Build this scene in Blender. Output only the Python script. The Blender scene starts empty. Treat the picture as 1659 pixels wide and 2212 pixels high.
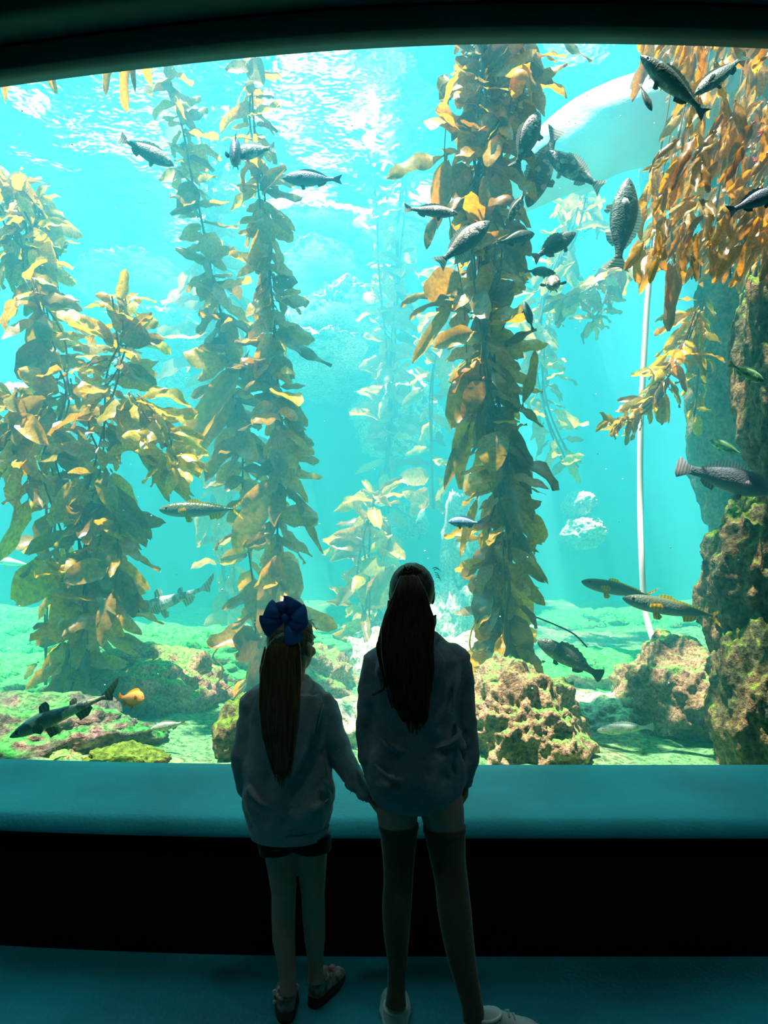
import bpy, bmesh, math, random
from mathutils import Vector, Matrix, noise, Euler
from math import sin, cos, pi, radians as R

sc = bpy.context.scene
COL = sc.collection
rnd = random.Random(7)

# ------------------------------------------------------------------ camera
F = 1662.0
CAM_Z = 1.5
PITCH = math.atan(89.0 / F)
cd = bpy.data.cameras.new('camera')
cam = bpy.data.objects.new('camera', cd)
COL.objects.link(cam)
cam.location = (0, 0, CAM_Z)
cam.rotation_euler = (R(90) + PITCH, 0, 0)
cd.sensor_fit = 'VERTICAL'
cd.sensor_height = 24.0
cd.lens = 24.0 * F / 2212.0
cd.clip_start = 0.05
cd.clip_end = 200
sc.camera = cam

# ------------------------------------------------------------------ sky, sun, exposure
w = bpy.data.worlds.new('sky')
sc.world = w
w.use_nodes = True
bg = w.node_tree.nodes['Background']
bg.inputs['Color'].default_value = (0.62, 0.82, 1.0, 1)
bg.inputs['Strength'].default_value = 1.2
sd = bpy.data.lights.new('sun', 'SUN')
sd.energy = 25.0
sd.color = (1.0, 0.96, 0.88)
sd.angle = R(1.2)
sun = bpy.data.objects.new('sun', sd)
COL.objects.link(sun)
SUN_DIR = Vector((0.20, 0.075, -1.0)).normalized()
sun.rotation_euler = SUN_DIR.to_track_quat('-Z', 'Y').to_euler()

vs = sc.view_settings
vs.view_transform = 'Standard'
vs.look = 'None'
vs.gamma = 1.0
vs.use_curve_mapping = False
vs.exposure = 0.0
cy = sc.cycles
cy.use_denoising = True
cy.max_bounces = 7
cy.diffuse_bounces = 3
cy.glossy_bounces = 2
cy.transmission_bounces = 3
cy.volume_bounces = 2
cy.transparent_max_bounces = 10
cy.sample_clamp_indirect = 6.0
cy.caustics_reflective = False
cy.caustics_refractive = False
cy.use_adaptive_sampling = True
cy.adaptive_threshold = 0.03

# ------------------------------------------------------------------ pixel of the photograph -> point in the place
CP, SP = cos(PITCH), sin(PITCH)


def P(px, py, Y):
    x = (px - 829.5) / F
    y = -(py - 1106.0) / F
    d = Vector((x, CP - y * SP, SP + y * CP))
    return Vector((0, 0, CAM_Z)) + d * (Y / d.y)


def S(n, Y):
    return n * Y / F


# ------------------------------------------------------------------ helpers
def link(name, me, mat=None, parent=None, smooth=True):
    o = bpy.data.objects.new(name, me)
    COL.objects.link(o)
    if mat is not None:
        me.materials.append(mat)
    if parent is not None:
        o.parent = parent
    if smooth:
        for p in me.polygons:
            p.use_smooth = True
    return o


def mesh(name, verts, faces):
    me = bpy.data.meshes.new(name)
    me.from_pydata([tuple(v) for v in verts], [], faces)
    me.update()
    return me


def from_bm(name, bm, mat=None, parent=None, smooth=True):
    me = bpy.data.meshes.new(name)
    bmesh.ops.recalc_face_normals(bm, faces=bm.faces[:])
    bm.to_mesh(me)
    bm.free()
    return link(name, me, mat, parent, smooth)


def tag(o, label=None, cat=None, group=None, kind=None):
    if label:
        o['label'] = label
    if cat:
        o['category'] = cat
    if group:
        o['group'] = group
    if kind:
        o['kind'] = kind
    return o


def thing(name, loc, label, cat, group=None):
    o = bpy.data.objects.new(name, None)
    o.empty_display_size = 0.1
    COL.objects.link(o)
    o.location = loc
    return tag(o, label, cat, group)


def nz(p, s=1.0, o=0.0):
    return noise.noise(Vector((p[0] * s + o, p[1] * s - o, p[2] * s + 2 * o)))


def catmull(pts, n):
    """smooth path through pts (tuples of any length), n steps per span"""
    out = []
    m = len(pts)
    for i in range(m - 1):
        p0, p1, p2, p3 = pts[max(i - 1, 0)], pts[i], pts[i + 1], pts[min(i + 2, m - 1)]
        for k in range(n):
            t = k / n
            t2, t3 = t * t, t * t * t
            out.append(tuple(0.5 * ((2 * b) + (-a + c) * t + (2 * a - 5 * b + 4 * c - d) * t2 + (-a + 3 * b - 3 * c + d) * t3)
                             for a, b, c, d in zip(p0, p1, p2, p3)))
    out.append(tuple(pts[-1]))
    return out


def tube(bm, pts, rad, seg=8, flat=1.0, cap=True, up=None):
    """loft a tube along pts; rad list; flat squashes along the second axis"""
    pts = [Vector(p) for p in pts]
    n = len(pts)
    rings = []
    ref = Vector(up) if up else Vector((0, 1, 0))
    for i, p in enumerate(pts):
        t = (pts[min(i + 1, n - 1)] - pts[max(i - 1, 0)])
        if t.length < 1e-9:
            t = Vector((0, 0, 1))
        t.normalize()
        a = ref - t * ref.dot(t)
        if a.length < 1e-3:
            a = Vector((1, 0, 0)) - t * t.x
        a.normalize()
        b = t.cross(a)
        r = rad[i] if isinstance(rad, (list, tuple)) else rad
        if isinstance(r, (list, tuple)):
            ra, rb = r
        else:
            ra, rb = r * flat, r
        ring = [bm.verts.new(p + a * (cos(2 * pi * k / seg) * ra) + b * (sin(2 * pi * k / seg) * rb)) for k in range(seg)]
        rings.append(ring)
    for i in range(n - 1):
        for k in range(seg):
            bm.faces.new((rings[i][k], rings[i][(k + 1) % seg], rings[i + 1][(k + 1) % seg], rings[i + 1][k]))
    if cap:
        bm.faces.new(rings[0][::-1])
        bm.faces.new(rings[-1])
    return rings


def ball(bm, c, r, sub=2, scale=(1, 1, 1), rot=None):
    m = Matrix.Translation(Vector(c))
    if rot is not None:
        m = m @ rot.to_matrix().to_4x4()
    m = m @ Matrix.Diagonal((r * scale[0], r * scale[1], r * scale[2], 1))
    bmesh.ops.create_icosphere(bm, subdivisions=sub, radius=1.0, matrix=m)


# ------------------------------------------------------------------ materials
def mat(name):
    m = bpy.data.materials.new(name)
    m.use_nodes = True
    nt = m.node_tree
    nt.nodes.clear()
    out = nt.nodes.new('ShaderNodeOutputMaterial')
    return m, nt, out


def N(nt, t, **kw):
    n = nt.nodes.new(t)
    for k, v in kw.items():
        setattr(n, k, v)
    return n


def ramp(nt, stops, src=None):
    r = nt.nodes.new('ShaderNodeValToRGB')
    e = r.color_ramp.elements
    while len(e) < len(stops):
        e.new(0.5)
    for i, (p, c) in enumerate(stops):
        e[i].position = p
        e[i].color = (*c, 1) if len(c) == 3 else c
    if src is not None:
        nt.links.new(src, r.inputs[0])
    return r


def noise_tex(nt, scale, detail=4, rough=0.55, coord='Object', vec=None):
    t = nt.nodes.new('ShaderNodeTexNoise')
    t.inputs['Scale'].default_value = scale
    t.inputs['Detail'].default_value = detail
    t.inputs['Roughness'].default_value = rough
    if vec is None:
        tc = nt.nodes.new('ShaderNodeTexCoord')
        vec = tc.outputs[coord]
    nt.links.new(vec, t.inputs['Vector'])
    return t


def mix(nt, fac, a, b, blend='MIX'):
    m = nt.nodes.new('ShaderNodeMix')
    m.data_type = 'RGBA'
    m.blend_type = blend
    for s, v in ((m.inputs[0], fac), (m.inputs[6], a), (m.inputs[7], b)):
        if isinstance(v, (float, int)):
            s.default_value = v
        elif isinstance(v, tuple):
            s.default_value = (*v, 1) if len(v) == 3 else v
        else:
            nt.links.new(v, s)
    return m.outputs[2]


def simple(name, col, rough=0.6, spec=0.3, var=0.25, scale=6.0, bump=0.0, bscale=40.0, col2=None, metal=0.0):
    m, nt, out = mat(name)
    b = N(nt, 'ShaderNodeBsdfPrincipled')
    nt.links.new(b.outputs[0], out.inputs[0])
    b.inputs['Roughness'].default_value = rough
    b.inputs['Specular IOR Level'].default_value = spec
    b.inputs['Metallic'].default_value = metal
    t = noise_tex(nt, scale)
    c2 = col2 or tuple(max(0, c * (1 - var)) for c in col)
    r = ramp(nt, [(0.35, c2), (0.65, col)], t.outputs[0])
    nt.links.new(r.outputs[0], b.inputs['Base Color'])
    if bump > 0:
        t2 = noise_tex(nt, bscale, 5)
        bp = N(nt, 'ShaderNodeBump')
        bp.inputs['Strength'].default_value = bump
        bp.inputs['Distance'].default_value = 0.02
        nt.links.new(t2.outputs[0], bp.inputs['Height'])
        nt.links.new(bp.outputs[0], b.inputs['Normal'])
    return m


# water as a homogeneous volume
M_water, nt, out = mat('tank_water')
va = N(nt, 'ShaderNodeVolumeAbsorption')
va.inputs['Color'].default_value = (0.0, 0.76, 0.88, 1)
va.inputs['Density'].default_value = 0.08
vsn = N(nt, 'ShaderNodeVolumeScatter')
vsn.inputs['Color'].default_value = (0.085, 0.79, 1.0, 1)
vsn.inputs['Density'].default_value = 0.128
vsn.inputs['Anisotropy'].default_value = 0.35
ad = N(nt, 'ShaderNodeAddShader')
nt.links.new(va.outputs[0], ad.inputs[0])
nt.links.new(vsn.outputs[0], ad.inputs[1])
nt.links.new(ad.outputs[0], out.inputs['Volume'])
M_water.cycles.homogeneous_volume = True

# glass pane: clear with a weak reflection
M_glass, nt, out = mat('clear_acrylic')
tr = N(nt, 'ShaderNodeBsdfTransparent')
gl = N(nt, 'ShaderNodeBsdfGlossy')
gl.inputs['Roughness'].default_value = 0.02
fr = N(nt, 'ShaderNodeFresnel')
fr.inputs['IOR'].default_value = 1.33
mx = N(nt, 'ShaderNodeMixShader')
tr.inputs[0].default_value = (0.97, 0.99, 0.99, 1)
mu = N(nt, 'ShaderNodeMath', operation='MULTIPLY')
mu.inputs[1].default_value = 0.5
nt.links.new(fr.outputs[0], mu.inputs[0])
nt.links.new(mu.outputs[0], mx.inputs[0])
nt.links.new(tr.outputs[0], mx.inputs[1])
nt.links.new(gl.outputs[0], mx.inputs[2])
nt.links.new(mx.outputs[0], out.inputs[0])

# water surface seen from below: clear straight up, a mirror at shallow angles
M_surf, nt, out = mat('rippled_water_surface')
tr = N(nt, 'ShaderNodeBsdfTransparent')
gl = N(nt, 'ShaderNodeBsdfGlossy')
gl.inputs['Roughness'].default_value = 0.12
gl.inputs['Color'].default_value = (0.95, 1, 1, 1)
fr = N(nt, 'ShaderNodeFresnel')
fr.inputs['IOR'].default_value = 1.33
bp = N(nt, 'ShaderNodeBump')
bp.inputs['Strength'].default_value = 0.5
bp.inputs['Distance'].default_value = 0.1
t = noise_tex(nt, 2.5, 3)
nt.links.new(t.outputs[0], bp.inputs['Height'])
nt.links.new(bp.outputs[0], gl.inputs['Normal'])
mx = N(nt, 'ShaderNodeMixShader')
nt.links.new(fr.outputs[0], mx.inputs[0])
nt.links.new(tr.outputs[0], mx.inputs[1])
nt.links.new(gl.outputs[0], mx.inputs[2])
nt.links.new(mx.outputs[0], out.inputs[0])


def rock_mat(name, base, base2, algae, algae_amt=0.5, scale=3.0, fine=28.0, bump=0.8, pink=(0.62, 0.36, 0.33)):
    m, nt, out = mat(name)
    b = N(nt, 'ShaderNodeBsdfPrincipled')
    b.inputs['Roughness'].default_value = 0.9
    b.inputs['Specular IOR Level'].default_value = 0.1
    nt.links.new(b.outputs[0], out.inputs[0])
    tc = N(nt, 'ShaderNodeTexCoord')
    t1 = noise_tex(nt, scale, 6, 0.65, vec=tc.outputs['Object'])
    t2 = noise_tex(nt, fine, 4, 0.7, vec=tc.outputs['Object'])
    t3 = noise_tex(nt, scale * 0.6, 3, 0.6, vec=tc.outputs['Object'])
    c = ramp(nt, [(0.38, base), (0.55, base2), (0.68, pink)], t1.outputs[0])
    fl = ramp(nt, [(0.36, (0.35, 0.33, 0.3)), (0.5, (0.9, 0.9, 0.9)), (0.62, (1.5, 1.45, 1.3))], t2.outputs[0])
    c2 = mix(nt, 1.0, c.outputs[0], fl.outputs[0], 'MULTIPLY')
    g = N(nt, 'ShaderNodeNewGeometry')
    sx = N(nt, 'ShaderNodeSeparateXYZ')
    nt.links.new(g.outputs['Normal'], sx.inputs[0])
    a = N(nt, 'ShaderNodeMath', operation='MULTIPLY_ADD')
    nt.links.new(sx.outputs[2], a.inputs[0])
    a.inputs[1].default_value = 0.6
    nt.links.new(t3.outputs[0], a.inputs[2])
    mr = N(nt, 'ShaderNodeMapRange')
    mr.inputs[1].default_value = 0.98 - algae_amt
    mr.inputs[2].default_value = 1.16 - algae_amt
    nt.links.new(a.outputs[0], mr.inputs[0])
    al = mix(nt, 1.0, algae, fl.outputs[0], 'MULTIPLY')
    c3 = mix(nt, mr.outputs[0], c2, al)
    nt.links.new(c3, b.inputs['Base Color'])
    bp = N(nt, 'ShaderNodeBump')
    bp.inputs['Strength'].default_value = bump
    bp.inputs['Distance'].default_value = 0.03
    nt.links.new(t2.outputs[0], bp.inputs['Height'])
    nt.links.new(bp.outputs[0], b.inputs['Normal'])
    return m


M_rock_pink = rock_mat('pink_encrusted_rock', (0.24, 0.18, 0.10), (0.55, 0.40, 0.24), (0.22, 0.50, 0.12), 0.12, fine=45.0, pink=(0.85, 0.40, 0.38))
M_rock_green = rock_mat('green_mossy_rock', (0.22, 0.30, 0.12), (0.50, 0.40, 0.30), (0.08, 0.52, 0.12), 0.48, pink=(0.70, 0.42, 0.38))
M_rock_pale = rock_mat('pale_encrusted_rock', (0.34, 0.38, 0.32), (0.66, 0.66, 0.56), (0.45, 0.75, 0.40), 0.05, pink=(0.78, 0.60, 0.50))
M_ledge = rock_mat('white_encrusted_ledge', (0.55, 0.62, 0.55), (0.92, 0.92, 0.82), (0.75, 0.9, 0.45), 0.05, pink=(0.95, 0.85, 0.7), bump=1.0)
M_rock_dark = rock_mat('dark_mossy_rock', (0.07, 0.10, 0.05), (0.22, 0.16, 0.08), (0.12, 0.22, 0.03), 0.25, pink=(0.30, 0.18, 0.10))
M_sand = rock_mat('sand_and_shell', (0.18, 0.24, 0.14), (0.36, 0.38, 0.24), (0.12, 0.34, 0.14), 0.08, scale=2.0, pink=(0.50, 0.46, 0.34))
M_blue = simple('blue_tank_paint', (0.10, 0.50, 0.62), 0.9, 0.1, 0.3, 0.8)
M_smooth = simple('smooth_pale_concrete_rock', (0.80, 0.86, 0.80), 0.85, 0.1, 0.25, 1.6, 0.4, 18)


def kelp_mat(name, lit, dark, red=0.0):
    m, nt, out = mat(name)
    oi = N(nt, 'ShaderNodeObjectInfo')
    r = ramp(nt, [(0.0, dark), (0.45, tuple((a + b) / 2 for a, b in zip(lit, dark))), (1.0, lit)], oi.outputs['Random'])
    t = noise_tex(nt, 14, 3)
    v = ramp(nt, [(0.35, (0.65, 0.6, 0.55)), (0.65, (1.15, 1.15, 1.1))], t.outputs[0])
    c = mix(nt, 1.0, r.outputs[0], v.outputs[0], 'MULTIPLY')
    d = N(nt, 'ShaderNodeBsdfDiffuse')
    tl = N(nt, 'ShaderNodeBsdfTranslucent')
    nt.links.new(c, d.inputs[0])
    c2 = mix(nt, 1.0, c, (1.2, 0.95, 0.35), 'MULTIPLY')
    nt.links.new(c2, tl.inputs[0])
    mx = N(nt, 'ShaderNodeMixShader')
    mx.inputs[0].default_value = 0.5
    nt.links.new(d.outputs[0], mx.inputs[1])
    nt.links.new(tl.outputs[0], mx.inputs[2])
    g = N(nt, 'ShaderNodeBsdfGlossy')
    g.inputs['Roughness'].default_value = 0.28
    mx2 = N(nt, 'ShaderNodeMixShader')
    mx2.inputs[0].default_value = 0.09
    nt.links.new(mx.outputs[0], mx2.inputs[1])
    nt.links.new(g.outputs[0], mx2.inputs[2])
    nt.links.new(mx2.outputs[0], out.inputs[0])
    return m


M_kelp = kelp_mat('golden_kelp', (0.90, 0.56, 0.02), (0.20, 0.125, 0.008))
M_kelp_y = kelp_mat('yellow_kelp', (0.95, 0.76, 0.01), (0.28, 0.24, 0.01))
M_kelp_o = kelp_mat('amber_kelp', (0.98, 0.52, 0.005), (0.26, 0.12, 0.003))
M_stipe = simple('kelp_stipe', (0.20, 0.13, 0.05), 0.6, 0.2, 0.4, 10)

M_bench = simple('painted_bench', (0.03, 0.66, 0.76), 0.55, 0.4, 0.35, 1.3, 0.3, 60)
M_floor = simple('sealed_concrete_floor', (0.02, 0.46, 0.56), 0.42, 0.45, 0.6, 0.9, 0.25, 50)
M_wall = simple('dark_painted_wall', (0.05, 0.06, 0.065), 0.8, 0.2, 0.2, 3)
M_carpet = simple('black_carpeted_wall', (0.012, 0.014, 0.018), 0.95, 0.05, 0.5, 60, 0.5, 300)
M_lintel = simple('dark_teal_lintel_paint', (0.06, 0.17, 0.17), 0.6, 0.3, 0.3, 2)
M_groove = simple('black_groove', (0.004, 0.004, 0.004), 0.9, 0.05)

# ------------------------------------------------------------------ the room and the window
XL, XR = -4.2, 4.2


def Yb(x):
    return 3.65 + (0.031 * x * x if x < 0 else 0.0)


def Yf(x):
    return 2.93 + (0.038 * x * x if x < 0 else 0.0)


def bot_px(px):     # lower edge of the lintel as seen, by photo column
    pts = [(-1400, 330), (-600, 245), (0, 155), (300, 118), (600, 88), (830, 73), (1100, 64), (1400, 66), (1659, 73), (2300, 110), (3300, 190)]
    for (a, b), (c, d) in zip(pts, pts[1:]):
        if px <= c:
            return b + (d - b) * (px - a) / (c - a)
    return pts[-1][1]


def smooth_bot(px):
    return sum(bot_px(px + d) for d in (-160, -80, 0, 80, 160)) / 5


NX = 85
xs = [XL + (XR - XL) * i / (NX - 1) for i in range(NX)]


def strip(name, rows, m, label=None, kind='structure'):
    """rows: list over x of list of points; faces between"""
    verts = [p for r in rows for p in r]
    k = len(rows[0])
    faces = []
    for i in range(len(rows) - 1):
        for j in range(k - 1):
            a = i * k + j
            faces.append((a, a + 1, a + k + 1, a + k))
    o = link(name, mesh(name, verts, faces), m)
    tag(o, label, None, None, kind)
    return o


# bench: front face, rounded nose, top
rows = []
for x in xs:
    f, b = Yf(x), Yb(x)
    z = 0.5
    r = [(x, f + 0.02, 0.43)]
    for k in range(0, 7):
        a = pi / 2 * k / 6
        r.append((x, f + 0.06 - 0.06 * cos(a) - 0.005, 0.44 + 0.06 * sin(a)))
    for k in range(1, 8):
        r.append((x, f + 0.06 + (b + 0.05 - f - 0.06) * k / 7, z))
    r.append((x, b + 0.05, 0.38))
    r.append((x, f + 0.05, 0.38))
    r.append((x, f + 0.02, 0.43))
    rows.append(r)
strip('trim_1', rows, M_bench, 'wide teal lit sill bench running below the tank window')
rows = [[(x, Yf(x) + 0.02, -0.01), (x, Yf(x) + 0.02, 0.434), (x, Yf(x) + 0.14, 0.434), (x, Yf(x) + 0.14, -0.01)] for x in xs]
strip('wall_front', rows, M_carpet, 'black wall under the sill bench')

# lintel
rows, rows2, rows3, rows4 = [], [], [], []
for x in xs:
    Y = Yb(x)
    px = 829.5 + F * x / Y
    zb = P(px, smooth_bot(px), Y).z
    zg = zb + 0.115
    rows.append([(x, Y + 0.10, zb + 0.6), (x, Y + 0.10, zb), (x, Y - 0.03, zb), (x, Y - 0.03, zg)])
    rows2.append([(x, Y - 0.03, zg), (x, Y - 0.02, zg + 0.03), (x, Y - 0.02, zg + 0.3)])
    rows3.append([(x, Y - 0.02, zg + 0.022), (x, Y - 0.16, zg + 0.022), (x, Y - 0.20, zg + 0.05), (x, Y - 0.20, 4.95)])
strip('trim_2', rows, M_lintel, 'arched teal-black fascia along the top of the window')
strip('trim_3', rows2, M_groove, 'black groove above the fascia')
strip('wall_upper', rows3, M_lintel, 'dark curved bulkhead above the window')


def quad(name, pts, m, label=None, n=1):
    o = link(name, mesh(name, pts, [(0, 1, 2, 3)]), m, smooth=False)
    return tag(o, label, None, None, 'structure')


def slab(name, a, b, m, label=None):
    (x0, y0, z0), (x1, y1, z1) = a, b
    v = [(x0, y0, z0), (x1, y0, z0), (x1, y1, z0), (x0, y1, z0), (x0, y0, z1), (x1, y0, z1), (x1, y1, z1), (x0, y1, z1)]
    f = [(0, 3, 2, 1), (4, 5, 6, 7), (0, 1, 5, 4), (1, 2, 6, 5), (2, 3, 7, 6), (3, 0, 4, 7)]
    o = link(name, mesh(name, v, f), m, smooth=False)
    return tag(o, label, None, None, 'structure')


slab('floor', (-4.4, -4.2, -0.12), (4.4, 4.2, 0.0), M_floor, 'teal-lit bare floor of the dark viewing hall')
slab('ceiling', (-4.4, -4.2, 4.9), (4.4, 3.72, 5.05), M_wall, 'dark ceiling of the viewing hall')
slab('wall_left', (-4.35, -4.2, 0), (-4.2, 4.3, 4.9), M_wall, 'dark side wall left of the window')
slab('wall_right', (4.2, -4.2, 0), (4.35, 3.72, 4.9), M_wall, 'dark side wall right of the window')
slab('wall_back', (-4.4, -4.35, 0), (4.4, -4.2, 4.9), M_wall, 'dark wall behind the viewer')
# building shell above the hall so that no daylight leaks past the lintel
slab('roof', (-7.2, -4.4, 5.05), (7.2, 3.70, 6.3), M_wall, 'concrete deck above the viewing hall')
# pane
rows = []
for x in xs:
    rows.append([(x, Yb(x) + 0.055, 0.42), (x, Yb(x) + 0.055, 4.8)])
strip('window_1', rows, M_glass, 'huge clear pane of the kelp tank')

# ------------------------------------------------------------------ tank: water, surface, shell
TX, TY, TZ = 6.6, 12.6, 6.15
slab('tank_wall_left', (-TX - 0.3, 3.9, -0.5), (-TX, TY + 0.3, 7.0), M_blue, 'side wall of the tank')
slab('tank_wall_right', (TX, 3.8, -0.5), (TX + 0.3, TY + 0.3, 7.0), M_blue, 'side wall of the tank')
tank_back = slab('tank_wall_back', (-TX, TY, -0.5), (TX, TY + 0.3, 7.0), M_blue, 'blue painted back wall of the tank behind the rock ledges')
slab('tank_wall_front', (XR + 0.16, 3.5, -0.5), (TX, 3.70, 5.04), M_wall, 'tank front wall right of the pane')
slab('tank_wall_front', (-TX, 4.30, -0.5), (XL - 0.16, 4.35, 5.04), M_wall, 'tank front wall left of the pane')
vb = []
top, botm = [], []
n = len(xs)
loopx = xs
vv = []
for x in loopx:
    vv.append((x, Yb(x) + 0.062))
vv += [(TX - 0.01, 3.72), (TX - 0.01, TY - 0.01), (-TX + 0.01, TY - 0.01), (-TX + 0.01, 4.37)]
k = len(vv)
verts = [(a, b, 0.12) for a, b in vv] + [(a, b, TZ) for a, b in vv]
faces = [tuple(range(k))[::-1], tuple(range(k, 2 * k))] + [(i, (i + 1) % k, k + (i + 1) % k, k + i) for i in range(k)]
wo = link('tank_water', mesh('tank_water', verts, faces), M_water, smooth=False)
tag(wo, 'clear turquoise water filling the kelp tank', None, None, 'stuff')
# surface
gx, gy = 110, 80
verts, faces = [], []
for j in range(gy + 1):
    for i in range(gx + 1):
        x = -TX + 2 * TX * i / gx
        y = 3.75 + (TY - 3.75) * j / gy
        h = 0.07 * nz((x, y, 0), 0.7) + 0.035 * nz((x, y, 3), 1.9) + 0.012 * nz((x, y, 6), 4.5)
        verts.append((x, y, TZ + 0.08 + h))
for j in range(gy):
    for i in range(gx):
        a = j * (gx + 1) + i
        faces.append((a, a + 1, a + gx + 2, a + gx + 1))
so = link('water_surface', mesh('water_surface', verts, faces), M_surf)
tag(so, 'rippled water surface seen from below', None, None, 'stuff')

# tank floor: sandy bed
gx, gy = 150, 110
verts, faces = [], []
for j in range(gy + 1):
    for i in range(gx + 1):
        x = -TX + 2 * TX * i / gx
        y = 3.74 + (TY - 3.74) * j / gy
        h = 0.28 + 0.05 * (y - 3.7) + 0.10 * nz((x, y, 0), 0.8) + 0.05 * nz((x, y, 2), 3.1) + 0.02 * nz((x, y, 2), 9)
        verts.append((x, y, h))
for j in range(gy):
    for i in range(gx):
        a = j * (gx + 1) + i
        faces.append((a, a + 1, a + gx + 2, a + gx + 1))
bo = link('tank_floor', mesh('tank_floor', verts, faces), M_sand)
tag(bo, 'bright sandy bed of the tank', None, None, 'structure')

# ------------------------------------------------------------------ rocks
M_rock_shade = rock_mat('shade_toned_rock_green_top', (0.07, 0.10, 0.08), (0.20, 0.17, 0.13), (0.06, 0.40, 0.08), 0.02, pink=(0.5, 0.3, 0.28))  # shade of the left boulder put into its base colours; green algae on top
def boulder(name, px, py, Y, rx, rz, ry, m, label, cat='rock', seed=0, sub=5, amp=0.30, parent=None, group=None, fine=0.065, freq=1.6):
    bm = bmesh.new()
    bmesh.ops.create_icosphere(bm, subdivisions=sub, radius=1.0)
    for v in bm.verts:
        c = v.co.copy()
        d = amp * noise.fractal(c * freq + Vector((seed * 3.1, seed, -seed)), 0.9, 2.0, 4)
        d += fine * noise.fractal(c * 9 + Vector((seed, 0, 0)), 0.7, 2.0, 3)
        v.co = c * (1 + d)
        v.co.x *= S(rx, Y)
        v.co.z *= S(rz, Y)
        v.co.y *= ry
    o = from_bm(name, bm, m)
    loc = P(px, py, Y)
    if parent is not None:
        o.parent = parent
        o.location = loc
        return o
    o.location = loc
    if label:
        tag(o, label, cat, group)
    return o


boulder('boulder', 80, 1600, 4.85, 260, 92, 0.50, M_rock_shade, 'boulder with shade in its colour and a green algae top at the left corner of the window', seed=3)
boulder('boulder', 420, 1450, 7.2, 290, 105, 1.0, M_rock_green, 'wide green algae covered mound behind the smaller girl', seed=5, sub=6)
boulder('boulder', 330, 1500, 5.9, 150, 95, 0.5, M_rock_pink, 'pinkish pale rock beside the orange fish', seed=8)
boulder('boulder', 265, 1655, 4.35, 85, 42, 0.20, M_rock_dark, 'low dark rock at the sill below the orange fish', seed=9)
boulder('boulder', 130, 1660, 4.45, 70, 40, 0.22, M_rock_pink, 'small pink crusted rock at the sill near the left edge', seed=19)
boulder('boulder', 530, 1600, 4.6, 62, 90, 0.25, M_rock_dark, 'brown upright rock just left of the smaller girl', seed=12)
boulder('boulder', 400, 1625, 5.2, 110, 45, 0.4, M_rock_pale, 'pale sandy slab at the sill left of the smaller girl', seed=42)
boulder('boulder', 1120, 1580, 4.7, 140, 140, 0.42, M_rock_pink, 'big pink and green crusted rock right of the taller girl', seed=14, sub=6, amp=0.28)
boulder('boulder', 850, 1500, 7.6, 170, 150, 0.8, M_rock_pale, 'pale speckled rock between the two girls', seed=17, sub=6)
boulder('boulder', 985, 1400, 9.2, 80, 175, 0.8, M_rock_pale, 'tall pale rock stack behind the taller girl', seed=21)
boulder('boulder', 995, 1190, 9.5, 42, 130, 0.7, M_rock_pale, 'slim pale rock column above the tall rock stack', seed=24)
boulder('boulder', 1465, 1505, 5.4, 118, 122, 0.50, M_rock_pink, 'round pinkish rock under the end of the white hose', seed=26, sub=6, amp=0.22)
boulder('boulder', 1300, 1480, 7.0, 150, 75, 0.9, M_rock_green, 'green mound left of the hose rock', seed=28)
boulder('boulder', 1330, 1365, 10.2, 220, 52, 0.9, M_rock_green, 'faint green mound far behind the dark spiny fish', seed=31)
boulder('boulder', 1400, 1640, 5.4, 180, 38, 0.6, M_rock_pale, 'low bright sandy ledge at the sill on the right', seed=33)
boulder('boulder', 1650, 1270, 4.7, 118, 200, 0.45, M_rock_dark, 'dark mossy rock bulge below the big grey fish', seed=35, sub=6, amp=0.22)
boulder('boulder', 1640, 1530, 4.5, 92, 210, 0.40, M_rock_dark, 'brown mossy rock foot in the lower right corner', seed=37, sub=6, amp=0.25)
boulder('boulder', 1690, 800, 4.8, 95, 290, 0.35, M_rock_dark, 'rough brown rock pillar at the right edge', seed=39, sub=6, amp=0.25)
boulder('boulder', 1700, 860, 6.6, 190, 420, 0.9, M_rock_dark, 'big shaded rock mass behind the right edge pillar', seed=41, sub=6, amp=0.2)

boulder('boulder', 720, 1600, 4.9, 150, 75, 0.35, M_rock_pale, 'pale rock slab at the sill between the two girls', seed=71)
boulder('boulder', 1290, 1560, 5.6, 110, 60, 0.5, M_rock_pale, 'pale sunlit rubble beside the sand coloured fish', seed=72, fine=0.1)
boulder('boulder', 650, 1480, 6.4, 110, 95, 0.5, M_rock_pink, 'pinkish rock behind the head of the smaller girl', seed=73)
boulder('boulder', 1000, 1500, 6.0, 110, 110, 0.5, M_rock_pale, 'pale rock just right of the taller girl behind the crusted rock', seed=74)
boulder('boulder', 60, 1480, 6.6, 150, 60, 0.6, M_rock_green, 'green topped rock at the left edge behind the dark boulder', seed=75)

boulder('boulder', 10, 1425, 8.6, 250, 105, 0.9, M_rock_green, 'distant green mound at the far left edge', seed=76)

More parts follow.
